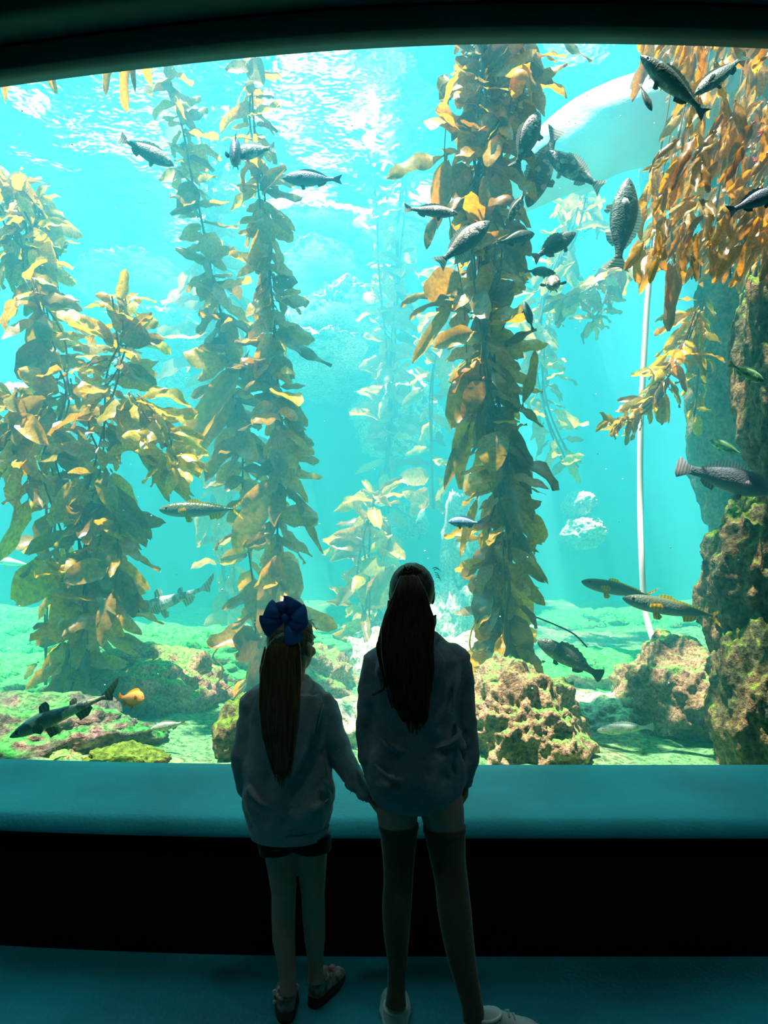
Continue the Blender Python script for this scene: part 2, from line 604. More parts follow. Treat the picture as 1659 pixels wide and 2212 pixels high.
# ledges that grow out of the back wall
for px, py, Y, rx, rz, sd_ in ((735, 712, 9.3, 115, 46, 1), (700, 600, 9.8, 80, 26, 2), (705, 800, 9.1, 100, 42, 3), (640, 770, 9.4, 60, 34, 4),
                               (860, 905, 9.5, 95, 78, 5), (900, 540, 10.2, 140, 22, 6), (690, 530, 10.2, 110, 16, 7),
                               (340, 850, 9.5, 100, 45, 8), (300, 620, 9.8, 130, 26, 9), (370, 740, 9.6, 110, 24, 10), (200, 480, 10.0, 160, 24, 11),
                               (1255, 1150, 10.6, 30, 34, 12), (1245, 1090, 10.8, 16, 26, 13), (880, 1130, 10.6, 40, 40, 14),
                               (1200, 450, 10.8, 120, 40, 15), (60, 900, 10.4, 90, 60, 16)):
    Y += (12.6 - Y) * 0.48
    o = boulder('rock_ledge', px, py, Y, rx, rz, (12.6 - Y) * 1.02, M_ledge, None, seed=60 + sd_, sub=5, amp=0.25, parent=tank_back, fine=0.12)

# pale smooth rock arch, upper right
bm = bmesh.new()
path = catmull([(1060, 450, 7.4, 34), (1150, 385, 7.0, 62), (1245, 320, 6.6, 88), (1345, 270, 6.3, 95), (1460, 245, 6.2, 100), (1600, 230, 6.2, 110), (1750, 220, 6.2, 120)], 8)
rings = tube(bm, [P(a, b, y) for a, b, y, r in path], [S(r, y) for a, b, y, r in path], seg=40)
for v in bm.verts:
    v.co += v.normal * 0
for v in bm.verts:
    n_ = 0.05 * noise.fractal(v.co * 1.3, 0.9, 2, 3) + 0.012 * noise.fractal(v.co * 7, 0.9, 2, 3)
    v.co += Vector((n_, n_ * 0.5, n_))
arch = from_bm('rock_arch', bm, M_smooth)
tag(arch, 'pale smooth rounded rock arch rising to the upper right behind the fish', 'rock')
boulder('boulder', 1262, 350, 6.75, 62, 56, 0.35, M_smooth, 'smooth rounded knob under the pale rock arch', seed=51, amp=0.12, fine=0.01)

# unseen rock deck added at the surface, wedge-shaped to shade the right side
bm = bmesh.new()
bmesh.ops.create_cube(bm, size=1.0)
bmesh.ops.subdivide_edges(bm, edges=bm.edges[:], cuts=14, use_grid_fill=True)
for v in bm.verts:
    yy = v.co.y * 5.4 + 6.75
    xl = max(2.25, 0.345 * yy) if yy > 5.3 else 2.7
    v.co = Vector((xl + (v.co.x + 0.5) * (6.45 - xl), yy, v.co.z * 0.45 + 6.08))
    v.co += Vector((0.12, 0, 0.12)) * noise.fractal(v.co * 0.9, 0.9, 2, 3)
deck = from_bm('shade_overhang', bm, M_rock_dark)
tag(deck, 'unseen rock overhang added at the water surface to shade the right side', 'rock')

# white hose hanging down
hp = catmull([(1500, 150, 5.7), (1440, 420, 5.7), (1405, 590, 5.7), (1392, 760, 5.7), (1384, 920, 5.7), (1383, 1080, 5.7), (1386, 1200, 5.6), (1394, 1320, 5.6), (1418, 1405, 5.5)], 6)
bm = bmesh.new()
tube(bm, [P(*p) for p in hp], [S(6.5, p[2]) for p in hp], seg=12)
M_hose = simple('white_hose', (0.92, 0.96, 0.94), 0.4, 0.4, 0.03)
hose = from_bm('hose', bm, M_hose)
tag(hose, 'long white hose hanging down to the round pinkish rock', 'hose')

# ------------------------------------------------------------------ kelp
def blade_mesh(name, wid, bend, curl, ruffle, seed, tipw=0.25):
    r = random.Random(seed)
    nl, nw = 9, 4
    verts, faces = [], []
    ph = r.random() * 6
    sway = r.uniform(-0.35, 0.35)
    x = y = z = 0.0
    ang = 0.0
    for i in range(nl):
        t = i / (nl - 1)
        if i:
            y += cos(ang) / (nl - 1)
            z -= sin(ang) / (nl - 1)
        ang += bend * (0.6 + 0.8 * t) / (nl - 1)
        wv = wid * 0.5 * (math.sin(min(1.0, t * 3.2 + 0.10) * pi / 2)) * (1 - (1 - tipw) * max(0, (t - 0.45) / 0.55) ** 1.6)
        if i == nl - 1:
            wv *= 0.35
        xc = sway * 0.30 * math.sin(t * 2.4) * 1.0
        for k in range(nw):
            s = k / (nw - 1) * 2 - 1
            e = abs(s)
            zz = ruffle * math.sin(t * 13 + ph + s * 1.5) * e + curl * (s * s) * wid
            verts.append((xc + s * wv, y + zz * sin(ang), z + zz * cos(ang)))
    for i in range(nl - 1):
        for k in range(nw - 1):
            a = i * nw + k
            faces.append((a, a + 1, a + nw + 1, a + nw))
    # float bladder at the root
    b0 = len(verts)
    for p in ((0, -0.16, 0), (0.028, -0.06, 0), (0, -0.06, 0.028), (-0.028, -0.06, 0), (0, -0.06, -0.028), (0, 0.02, 0)):
        verts.append(p)
    for i in range(4):
        j = (i + 1) % 4
        faces.append((b0, b0 + 1 + i, b0 + 1 + j))
        faces.append((b0 + 5, b0 + 1 + j, b0 + 1 + i))
    me = mesh(name, verts, faces)
    for p in me.polygons:
        p.use_smooth = True
    return me


def blade_set(prefix, m, wide):
    out = []
    for k in range(9):
        r = random.Random(k * 17 + len(prefix))
        me = blade_mesh(prefix, wide * r.uniform(0.8, 1.25), r.uniform(-0.3, 1.7), r.uniform(-0.25, 0.35), r.uniform(0.02, 0.06), k * 31 + 5, r.uniform(0.12, 0.5))
        me.materials.append(m)
        out.append(me)
    return out


B_round = blade_set('kelp_blade_round', M_kelp, 0.50)
B_long = blade_set('kelp_blade_long', M_kelp, 0.30)
B_ylong = blade_set('kelp_blade_yellow', M_kelp_y, 0.34)
B_amber = blade_set('kelp_blade_amber', M_kelp_o, 0.32)


def put_blade(parent, me, base, d, nrm, L, wscale=1.0, name='blade'):
    d = d.normalized()
    nrm = (nrm - d * nrm.dot(d))
    if nrm.length < 1e-4:
        nrm = d.orthogonal()
    nrm.normalize()
    xax = d.cross(nrm)
    M = Matrix((( xax.x * L * wscale, d.x * L, nrm.x * L, base.x), (xax.y * L * wscale, d.y * L, nrm.y * L, base.y),
                (xax.z * L * wscale, d.z * L, nrm.z * L, base.z), (0, 0, 0, 1)))
    o = bpy.data.objects.new(name, me)
    COL.objects.link(o)
    o.parent = parent
    o.matrix_parent_inverse = Matrix.Translation(-parent.location)
    o.matrix_basis = M
    return o


def plant(name, foot, label, group=None):
    return thing(name, P(*foot), label, 'kelp', group)


def stipe(parent, pts, r_px, jit=0.0, seed=0):
    r = random.Random(seed)
    path = catmull(pts, 5)
    bm = bmesh.new()
    q = [P(a, b, y) for a, b, y in path]
    o = r.random() * 9
    q = [p + Vector((nz(p, 1.6, o), nz(p, 1.4, o + 3), 0)) * jit for p in q]
    rr = [S(r_px, p[2]) for p in path]
    tube(bm, q, rr, seg=5)
    ob = from_bm('stipe', bm, M_stipe)
    ob.parent = parent
    ob.matrix_parent_inverse = Matrix.Translation(-parent.location)
    return q


def leafy(parent, pts, n, lpx, el0, el1, sets, seed=0, r_px=2.2, width=1.0, spread=0.0, out=1.0, jit=0.02, bias=None, stems=1):
    """pts = (px, py, Y) from top to bottom; blades leave the stem all round; el0/el1 elevation range (deg) top and bottom;
    spread = px of sideways scatter of the bundle"""
    r = random.Random(seed)
    lines = [stipe(parent, [(a + (r.uniform(-spread, spread) if stems > 1 else 0), b, y + (r.uniform(-1, 1) * spread * y / F)) for a, b, y in pts], r_px, jit, seed + i) for i in range(stems)]
    for i in range(n):
        t = (i + r.random()) / n
        ln = lines[i % len(lines)]
        f = t * (len(ln) - 1)
        k = min(int(f), len(ln) - 2)
        p = ln[k].lerp(ln[k + 1], f - k)
        Y = p.y
        phi = i * 2.399 + r.uniform(-0.6, 0.6)
        lo = el0[0] + (el1[0] - el0[0]) * t
        hi = el0[1] + (el1[1] - el0[1]) * t
        e = R(r.uniform(lo, hi))
        o = Vector((cos(phi), 0.75 * sin(phi), 0))
        d = Vector((o.x * cos(e), o.y * cos(e), sin(e)))
        if bias:
            d += Vector(bias)
        nrm = Vector((r.uniform(-0.6, 0.6), -0.9 + r.uniform(-0.5, 0.9), r.uniform(0.1, 1.0)))
        L = S(lpx[0] + (lpx[1] - lpx[0]) * t, Y) * r.uniform(0.65, 1.3)
        base = p + o * S(r.uniform(0, out * 14), Y)
        st = sets[r.randrange(len(sets))]
        put_blade(parent, st[r.randrange(len(st))], base, d, nrm, L, width * r.uniform(0.8, 1.25))


def manual(parent, blades, st, Y):
    """(base px, base py, tip px, tip py, width px, [variant])"""
    for i, b in enumerate(blades):
        y = b[6] if len(b) > 6 else Y
        p, q = P(b[0], b[1], y), P(b[2], b[3], y)
        L = (q - p).length
        v = st[b[5] if len(b) > 5 else i % len(st)]
        put_blade(parent, v, p, q - p, Vector((0.15, -1, 0.35)), L * 1.1, S(b[4], y) / (L * 0.30))


# two strands left of centre
kb = plant('giant_kelp', (560, 1490, 5.9), 'tall golden kelp strand left of centre, the one on the left of the close pair')
leafy(kb, [(345, 100, 5.6), (372, 200, 5.6), (398, 300, 5.6), (415, 390, 5.6), (445, 520, 5.7), (465, 630, 5.7), (486, 740, 5.7), (503, 850, 5.8), (523, 960, 5.8), (528, 1080, 5.8), (548, 1300, 5.9), (560, 1490, 5.9)],
      150, (60, 84), (-50, 45), (-85, 0), [B_round, B_round, B_long], seed=1, width=1.0, jit=0.03, out=0.5)
manual(kb, [(520, 790, 400, 1000, 40), (520, 940, 455, 1035, 40), (505, 860, 420, 985, 42), (1, 1, 2, 2, 1)][:3], B_long, 5.7)
kb2 = plant('giant_kelp', (605, 1490, 5.7), 'tall golden kelp strand left of centre, the one on the right of the close pair')
leafy(kb2, [(545, 95, 5.4), (548, 250, 5.4), (558, 370, 5.4), (568, 480, 5.4), (582, 600, 5.5), (592, 700, 5.5), (590, 800, 5.5), (600, 900, 5.5), (606, 1000, 5.6), (602, 1150, 5.6), (612, 1300, 5.7), (600, 1480, 5.7)],
      200, (60, 92), (-60, 40), (-88, -10), [B_round, B_round, B_long], seed=2, width=1.0, jit=0.02, spread=10, stems=2, out=0.9)
manual(kb2, [(572, 490, 625, 520, 36, 7), (600, 720, 710, 775, 26), (610, 850, 668, 950, 34), (640, 1075, 705, 1185, 20), (605, 930, 668, 1035, 60), (600, 1200, 560, 1360, 62), (575, 1080, 520, 1190, 60),
              (600, 1330, 715, 1360, 44), (560, 1380, 490, 1400, 60)], B_long, 5.5)
kb3 = plant('giant_kelp', (488, 1420, 8.6), 'hazy blue-green kelp column behind the close pair of strands')
leafy(kb3, [(400, 90, 8.2), (440, 300, 8.3), (455, 500, 8.4), (465, 700, 8.5), (475, 900, 8.5), (480, 1100, 8.6), (490, 1400, 8.6)], 170, (90, 75), (-30, 60), (-80, 10), [B_round, B_long], seed=3, spread=22, stems=3, out=2.0)

# left plant
ka = plant('giant_kelp', (150, 1500, 5.6), 'bushy yellow-olive kelp plant filling the left side of the window')
leafy(ka, [(70, 600, 5.5), (112, 720, 5.5), (122, 850, 5.5), (120, 1000, 5.5), (150, 1150, 5.5), (165, 1300, 5.6), (150, 1500, 5.6)],
      150, (72, 105), (-60, 30), (-80, -5), [B_long, B_ylong, B_round], seed=4, spread=34, stems=4, out=2.6, width=1.1)
leafy(ka, [(262, 640, 5.2), (262, 720, 5.2), (245, 800, 5.2), (215, 900, 5.3), (200, 1000, 5.3), (205, 1100, 5.4), (200, 1250, 5.4), (165, 1450, 5.5)],
      140, (66, 100), (-20, 60), (-80, 0), [B_ylong, B_ylong, B_long], seed=5, spread=24, stems=3, out=1.8, width=1.1)
manual(ka, [(250, 880, 350, 870, 34), (250, 930, 345, 960, 34), (300, 980, 418, 1050, 26), (300, 975, 400, 1000, 30), (330, 990, 425, 1075, 22), (320, 985, 365, 1080, 24), (255, 900, 340, 920, 40),
             (250, 1100, 312, 1175, 24), (60, 1080, 5, 1200, 24), (100, 860, 10, 940, 40), (90, 900, 5, 1040, 50), (260, 800, 330, 765, 28), (255, 830, 330, 810, 26),
             (225, 1370, 305, 1412, 16), (210, 1190, 270, 1335, 50), (130, 1230, 45, 1300, 60), (270, 690, 300, 640, 18), (265, 740, 300, 700, 22)], B_ylong, 5.2)
ka2 = plant('giant_kelp', (90, 1480, 5.9), 'upper crown of yellow kelp at the left edge, above the bushy plant')
leafy(ka2, [(30, 400, 5.8), (55, 470, 5.8), (75, 560, 5.8), (90, 640, 5.8), (105, 760, 5.8), (110, 1000, 5.9), (90, 1480, 5.9)],
      34, (65, 70), (-60, 70), (-70, 0), [B_ylong, B_round], seed=6, out=1.4, spread=14, stems=2, width=1.2)
leafy(ka2, [(25, 390, 5.8), (60, 440, 5.8), (85, 520, 5.8), (85, 590, 5.8)], 60, (62, 66), (-70, 60), (-90, 10), [B_ylong, B_round], seed=61, out=3.2, spread=34, stems=3, width=1.2)
leafy(ka2, [(0, 420, 5.6), (40, 500, 5.6), (60, 580, 5.6)], 40, (60, 60), (-70, 50), (-90, 10), [B_ylong], seed=62, out=3.0, spread=30, stems=3, width=1.2)
leafy(ka, [(300, 850, 5.1), (350, 930, 5.1), (385, 1010, 5.1)], 34, (85, 75), (-60, 40), (-80, 0), [B_ylong], seed=63, out=2.0, stems=2, spread=14, width=0.9, bias=(0.5, 0, -0.1))
leafy(ka, [(40, 840, 5.2), (30, 930, 5.2), (50, 1040, 5.2)], 34, (85, 85), (-60, 40), (-80, 0), [B_ylong, B_long], seed=64, out=2.0, stems=2, spread=18, width=1.2, bias=(-0.3, 0, -0.1))
leafy(ka, [(250, 1080, 5.3), (245, 1200, 5.3), (230, 1330, 5.3)], 30, (85, 95), (-60, 20), (-80, 0), [B_long], seed=65, out=2.0, stems=2, spread=18, width=1.2)
# hanging bits top left
kh = plant('hanging_kelp', (270, 90, 4.7), 'amber kelp blades hanging into view at the top left')
manual(kh, [(22, 120, 2, 208, 14), (98, 120, 122, 182, 18), (246, 100, 230, 192, 18), (285, 90, 262, 214, 24), (297, 90, 338, 165, 18), (280, 100, 290, 190, 12), (300, 60, 290, 140, 20), (110, 60, 105, 150, 18), (30, 90, 15, 160, 14)], B_amber, 4.7)

# centre, far
kd = plant('giant_kelp', (815, 1400, 9.2), 'hazy pale kelp plant in the centre, above and left of the taller girl')
leafy(kd, [(858, 70, 8.6), (862, 190, 8.6), (875, 330, 8.6), (868, 480, 8.7), (862, 640, 8.8), (850, 800, 8.9), (838, 950, 9.0), (825, 1150, 9.1), (815, 1380, 9.2)],
      190, (52, 70), (-10, 70), (-75, 20), [B_round, B_long], seed=7, spread=10, stems=3, out=1.6)
leafy(kd, [(790, 310, 8.4), (812, 420, 8.5), (820, 600, 8.7), (838, 800, 8.8), (850, 950, 9.0)], 50, (45, 60), (0, 75), (-60, 30), [B_round, B_long], seed=8, out=0.7)
kd2 = plant('giant_kelp', (790, 1390, 7.6), 'low pale yellow kelp growing left of the taller girl')
leafy(kd2, [(815, 1060, 7.6), (800, 1160, 7.6), (790, 1260, 7.6), (790, 1390, 7.6)], 70, (70, 70), (-40, 60), (-60, 30), [B_ylong, B_long], seed=9, spread=18, stems=3, out=1.8)
kd3 = plant('giant_kelp', (935, 1100, 8.3), 'slender pale kelp between the centre plant and the thick column')
leafy(kd3, [(985, 560, 8.2), (960, 660, 8.2), (940, 740, 8.2), (930, 860, 8.3), (935, 1100, 8.3)], 60, (60, 60), (-20, 60), (-60, 30), [B_ylong, B_round], seed=10, spread=10, stems=2, out=1.2)

# thick column right of centre
ke = plant('giant_kelp', (1085, 1470, 5.2), 'thick brown and gold kelp column right of centre')
leafy(ke, [(1070, 40, 4.9), (1060, 160, 4.9), (1048, 300, 4.9), (1040, 430, 5.0), (1045, 560, 5.0), (1062, 700, 5.0), (1075, 850, 5.0), (1080, 1000, 5.1), (1078, 1150, 5.1), (1075, 1300, 5.2), (1090, 1470, 5.2)],
      290, (72, 96), (-40, 60), (-88, -15), [B_long, B_round, B_long], seed=11, spread=30, stems=8, out=2.2, width=1.15, r_px=2.6)
manual(ke, [(955, 338, 848, 385, 46, 1), (963, 345, 960, 460, 44, 3), (940, 470, 928, 530, 26, 2), (960, 215, 965, 155, 34, 5), (975, 210, 1008, 160, 28, 6), (970, 640, 846, 608, 22, 4), (990, 650, 860, 640, 12, 4),
             (975, 660, 900, 782, 20, 0), (1040, 780, 985, 920, 52, 0), (1020, 860, 1010, 1040, 46, 1), (1010, 930, 970, 1050, 30, 2), (1030, 1080, 1005, 1200, 22, 3), (1100, 1215, 1175, 1295, 40, 6),
             (1130, 870, 1150, 760, 26, 1), (1110, 745, 1182, 728, 34, 2), (1120, 1090, 1168, 1075, 30, 3), (1150, 150, 1190, 230, 40, 2), (1185, 62, 1275, 118, 22, 1), (1120, 1100, 1162, 1190, 24, 5),
             (1170, 1430, 1120, 1440, 34, 4), (1125, 1440, 1240, 1498, 14, 2), (1105, 470, 1145, 560, 60, 2), (1010, 430, 1000, 490, 36, 3)], B_long, 4.9)
ke2 = plant('giant_kelp', (1075, 1460, 4.9), 'bright golden front strands on the upper half of the thick column')
leafy(ke2, [(1075, 30, 4.75), (1060, 140, 4.75), (1050, 260, 4.8), (1035, 400, 4.8), (1050, 540, 4.8), (1070, 800, 4.85), (1075, 1100, 4.9), (1075, 1460, 4.9)],
      150, (92, 80), (-40, 60), (-85, -10), [B_long, B_round, B_amber], seed=211, spread=34, stems=4, out=2.4, width=1.2, r_px=2.4)
leafy(ke2, [(1120, 50, 4.7), (1100, 150, 4.7), (1080, 300, 4.75)], 50, (95, 80), (-60, 40), (-80, 20), [B_amber, B_long], seed=212, spread=30, stems=2, out=2.6, width=1.3)
# long thin string with a few blades on its left
ks = plant('kelp_string', (1010, 900, 4.85), 'thin kelp string with a few broad yellow blades left of the thick column')
stipe(ks, [(970, 200, 4.85), (960, 345, 4.85), (975, 500, 4.85), (1000, 640, 4.85), (1010, 800, 4.85), (1020, 900, 4.85)], 1.2)
manual(ks, [(960, 350, 850, 388, 48, 1), (963, 350, 962, 470, 40, 3)][1:], B_amber, 4.8)

# right side: canopy lit from the surface
kf = plant('kelp_canopy', (1560, 80, 4.7), 'dense amber kelp canopy hanging from the surface at the upper right')
r5 = random.Random(55)
cnt = 0
kfb = plant('kelp_canopy', (1620, 80, 5.6), 'shaded rear layer of the kelp canopy against the rock pillar at the right edge')
while cnt < 596:
    px = r5.uniform(1385, 1730)
    py = r5.uniform(20, 560)
    left = 1470 - 95 * min(1, max(0, (py - 200) / 260)) - (60 if py < 150 else 0)
    if px < left or (px < 1470 and 120 < py < 300 and r5.random() < 0.85):
        continue
    Y = r5.uniform(4.1, 4.7) if cnt % 2 else r5.uniform(4.8, 5.9)
    p = P(px, py, Y)
    d = Vector((r5.uniform(-0.75, 0.15), r5.uniform(-0.4, 0.4), -1 + r5.uniform(-0.2, 0.7)))
    st = [B_amber, B_amber, B_amber, B_long][r5.randrange(4)]
    put_blade(kf if cnt % 2 else kfb, st[r5.randrange(9)], p, d, Vector((r5.uniform(-0.7, 0.5), -0.8, r5.uniform(0.1, 0.9))), S(r5.uniform(45, 88), Y), r5.uniform(0.6, 1.1))
    cnt += 1
for i in range(12):
    a = r5.uniform(1430, 1680)
    Y = r5.uniform(4.6, 5.2)
    stipe(kf, [(a + 20, 20, Y), (a, 200, Y), (a - r5.uniform(0, 40), 400, Y), (a - r5.uniform(10, 60), 600, Y)], 2.0, 0.04, i + 80)
manual(kf, [(1410, 90, 1395, 170, 24), (1500, 60, 1415, 120, 26), (1482, 80, 1488, 190, 26), (1395, 130, 1383, 200, 22), (1410, 560, 1405, 640, 14), (1440, 570, 1435, 680, 12), (1470, 560, 1455, 700, 26), (1400, 60, 1385, 100, 30)], B_amber, 4.6)
kf2 = plant('kelp_canopy', (1500, 640, 5.2), 'bright yellow kelp fronds trailing left across the white hose')
leafy(kf2, [(1510, 670, 5.3), (1480, 740, 5.3), (1445, 800, 5.2), (1420, 860, 5.2), (1370, 900, 5.2), (1320, 910, 5.2)], 90, (70, 52), (-80, 10), (-60, 30), [B_ylong, B_ylong, B_amber], seed=12, spread=10, stems=3, out=1.6, bias=(-0.5, 0, -0.1), width=0.8)
kf3 = plant('kelp_canopy', (1520, 900, 5.5), 'small dim yellow kelp tuft hanging in the shade at the right')
leafy(kf3, [(1520, 640, 5.6), (1510, 760, 5.6), (1500, 900, 5.6)], 30, (40, 34), (-80, 20), (-80, 20), [B_ylong], seed=13, out=1.5)
kg = plant('kelp_drift', (1270, 620, 7.2), 'pale yellow drifting kelp between the thick column and the hose')
leafy(kg, [(1370, 560, 7.2), (1310, 600, 7.2), (1250, 640, 7.2), (1200, 650, 7.3)], 60, (60, 45), (-60, 20), (-70, 30), [B_ylong, B_amber], seed=14, out=1.3, stems=2, spread=10, bias=(-0.5, 0, -0.2))
leafy(kg, [(1320, 600, 7.2), (1300, 660, 7.2), (1270, 710, 7.2)], 24, (40, 40), (-60, 20), (-70, 30), [B_ylong], seed=15, out=1.0)
kg2 = plant('kelp_drift', (1170, 900, 8.4), 'faint yellow-green kelp behind the thick column')
leafy(kg2, [(1260, 410, 8.4), (1230, 520, 8.4), (1180, 640, 8.4), (1165, 760, 8.4), (1190, 880, 8.4), (1220, 1000, 8.4)], 100, (70, 50), (-80, 30), (-80, 30), [B_ylong], seed=16, out=2.0, stems=3, spread=16)

# curly loose tendrils near the bed
for i, (pts, Y, lab) in enumerate((
        ([(470, 1400), (460, 1420), (480, 1440), (478, 1460), (470, 1480), (485, 1490), (500, 1480)], 5.6, 'curly yellow kelp tendril left of the smaller girl'),
        ([(325, 1400), (340, 1410), (320, 1440), (305, 1465), (312, 1480), (300, 1488)], 5.6, 'curly yellow kelp tendril above the orange fish'),
        ([(1035, 1330), (1018, 1365), (1016, 1400), (1035, 1412), (1050, 1400)], 5.0, 'looped yellow kelp tendril beside the taller girl'),
        ([(1150, 1330), (1200, 1350), (1240, 1370), (1268, 1398)], 5.0, 'thin bare kelp stem arching over the dark spiny fish'))):
    bm = bmesh.new()
    q = catmull([(a, b, Y) for a, b in pts], 6)
    tube(bm, [P(*p) for p in q], [S(1.9, Y)] * len(q), seg=6)
    tag(from_bm('kelp_tendril', bm, M_stipe if i == 3 else M_kelp_y), lab, 'kelp')

# green algae turf and red anemones -------------------------------------------------
M_algae = simple('green_algae_turf', (0.12, 0.75, 0.18), 0.9, 0.05, 0.4, 9)
M_red = simple('red_anemone', (0.95, 0.06, 0.12), 0.7, 0.2, 0.4, 30)
for px, py in ((1652, 262), (1648, 290), (1622, 350)):
    bm = bmesh.new()
    r = random.Random(px)
    for k in range(26):
        d = Vector((r.gauss(0, 1), -abs(r.gauss(0, 1)), r.gauss(0, 1))).normalized()
        tube(bm, [(0, 0, 0), d * 0.02, d * 0.04 + Vector((0, 0, -0.006))], [0.006, 0.005, 0.002], seg=5)
    ball(bm, (0, 0, 0), 0.018, 1)
    o = from_bm('anemone', bm, M_red)
    o.location = P(px, py, 4.55)
    tag(o, {262: 'upper bright red anemone in the kelp canopy at the right edge', 290: 'middle bright red anemone in the kelp canopy at the right edge', 350: 'lowest red anemone in the kelp canopy, further left'}[py], 'anemone')

# ------------------------------------------------------------------ fish
def fish_mat(name, back, side, belly, spot=None, spot_scale=9.0, spot_thr=0.62, rough=0.45, streak=None):
    m, nt, out = mat(name)
    b = N(nt, 'ShaderNodeBsdfPrincipled')
    b.inputs['Roughness'].default_value = rough
    b.inputs['Specular IOR Level'].default_value = 0.5
    nt.links.new(b.outputs[0], out.inputs[0])
    tc = N(nt, 'ShaderNodeTexCoord')
    sx = N(nt, 'ShaderNodeSeparateXYZ')
    nt.links.new(tc.outputs['Generated'], sx.inputs[0])
    t = noise_tex(nt, 3.0, 3, vec=tc.outputs['Object'])
    a = N(nt, 'ShaderNodeMath', operation='MULTIPLY_ADD')
    nt.links.new(t.outputs[0], a.inputs[0])
    a.inputs[1].default_value = 0.16
    nt.links.new(sx.outputs[2], a.inputs[2])
    r = ramp(nt, [(0.22, belly), (0.50, side), (0.80, back)], a.outputs[0])
    c = r.outputs[0]
    if spot:
        t2 = noise_tex(nt, spot_scale, 3, 0.6, vec=tc.outputs['Object'])
        k = ramp(nt, [(spot_thr - 0.03, (0, 0, 0)), (spot_thr + 0.03, (1, 1, 1))], t2.outputs[0])
        c = mix(nt, k.outputs[0], c, spot)
    nt.links.new(c, b.inputs['Base Color'])
    sc_ = N(nt, 'ShaderNodeTexVoronoi')
    sc_.inputs['Scale'].default_value = 45
    nt.links.new(tc.outputs['Object'], sc_.inputs['Vector'])
    bp = N(nt, 'ShaderNodeBump')
    bp.inputs['Strength'].default_value = 0.25
    bp.inputs['Distance'].default_value = 0.01
    nt.links.new(sc_.outputs[0], bp.inputs['Height'])
    nt.links.new(bp.outputs[0], b.inputs['Normal'])
    return m


FM = {
    'bass': fish_mat('kelp_bass_skin', (0.22, 0.19, 0.15), (0.09, 0.13, 0.14), (0.12, 0.18, 0.19), (0.70, 0.62, 0.54), 9.0, 0.58),
    'dark': fish_mat('dark_blue_fish_skin', (0.05, 0.08, 0.12), (0.04, 0.09, 0.15), (0.08, 0.16, 0.24), None),
    'jack': fish_mat('silver_green_skin', (0.08, 0.11, 0.05), (0.14, 0.22, 0.22), (0.28, 0.36, 0.34), None, rough=0.3),
    'mackerel': fish_mat('grey_green_skin', (0.10, 0.14, 0.08), (0.14, 0.20, 0.18), (0.25, 0.32, 0.30), None, rough=0.35),
    'blue': fish_mat('pale_blue_skin', (0.25, 0.50, 0.75), (0.20, 0.42, 0.70), (0.06, 0.14, 0.30), (0.6, 0.75, 0.9), 9, 0.60),
    'pale': fish_mat('pale_cyan_skin', (0.75, 0.90, 0.90), (0.60, 0.85, 0.85), (0.80, 0.92, 0.90), None),
    'rock': fish_mat('dark_mottled_skin', (0.05, 0.07, 0.05), (0.05, 0.10, 0.09), (0.08, 0.15, 0.12), (0.22, 0.30, 0.26), 14, 0.60),
    'sheep': fish_mat('grey_violet_skin', (0.07, 0.10, 0.12), (0.15, 0.20, 0.22), (0.30, 0.38, 0.38), None),
    'green': fish_mat('bright_green_skin', (0.18, 0.42, 0.16), (0.20, 0.55, 0.25), (0.55, 0.75, 0.30), (0.05, 0.22, 0.12), 4, 0.56),
    'shark': fish_mat('barred_shark_skin', (0.05, 0.12, 0.12), (0.12, 0.22, 0.20), (0.34, 0.40, 0.30), (0.60, 0.68, 0.45), 7, 0.52),
    'net': fish_mat('pale_spotted_skin', (0.55, 0.80, 0.78), (0.65, 0.88, 0.85), (0.85, 0.95, 0.92), (0.20, 0.50, 0.52), 12, 0.55),
    'gari': fish_mat('orange_fish_skin', (1.0, 0.38, 0.02), (1.0, 0.34, 0.02), (1.0, 0.45, 0.05), None),
    'sandy': fish_mat('sandy_fish_skin', (0.40, 0.52, 0.42), (0.55, 0.66, 0.52), (0.75, 0.82, 0.66), (0.25, 0.40, 0.32), 9, 0.58),
}


def fin_mat(name, c1):
    m, nt, out = mat(name)
    d = N(nt, 'ShaderNodeBsdfDiffuse')
    tl = N(nt, 'ShaderNodeBsdfTranslucent')
    wv = N(nt, 'ShaderNodeTexWave')
    wv.inputs['Scale'].default_value = 9
    wv.inputs['Distortion'].default_value = 2
    tc = N(nt, 'ShaderNodeTexCoord')
    nt.links.new(tc.outputs['Object'], wv.inputs[0])
    r = ramp(nt, [(0.2, tuple(x * 0.6 for x in c1)), (0.8, c1)], wv.outputs[0])
    nt.links.new(r.outputs[0], d.inputs[0])
    nt.links.new(r.outputs[0], tl.inputs[0])
    mx = N(nt, 'ShaderNodeMixShader')
    mx.inputs[0].default_value = 0.5
    nt.links.new(d.outputs[0], mx.inputs[1])
    nt.links.new(tl.outputs[0], mx.inputs[2])
    nt.links.new(mx.outputs[0], out.inputs[0])
    return m


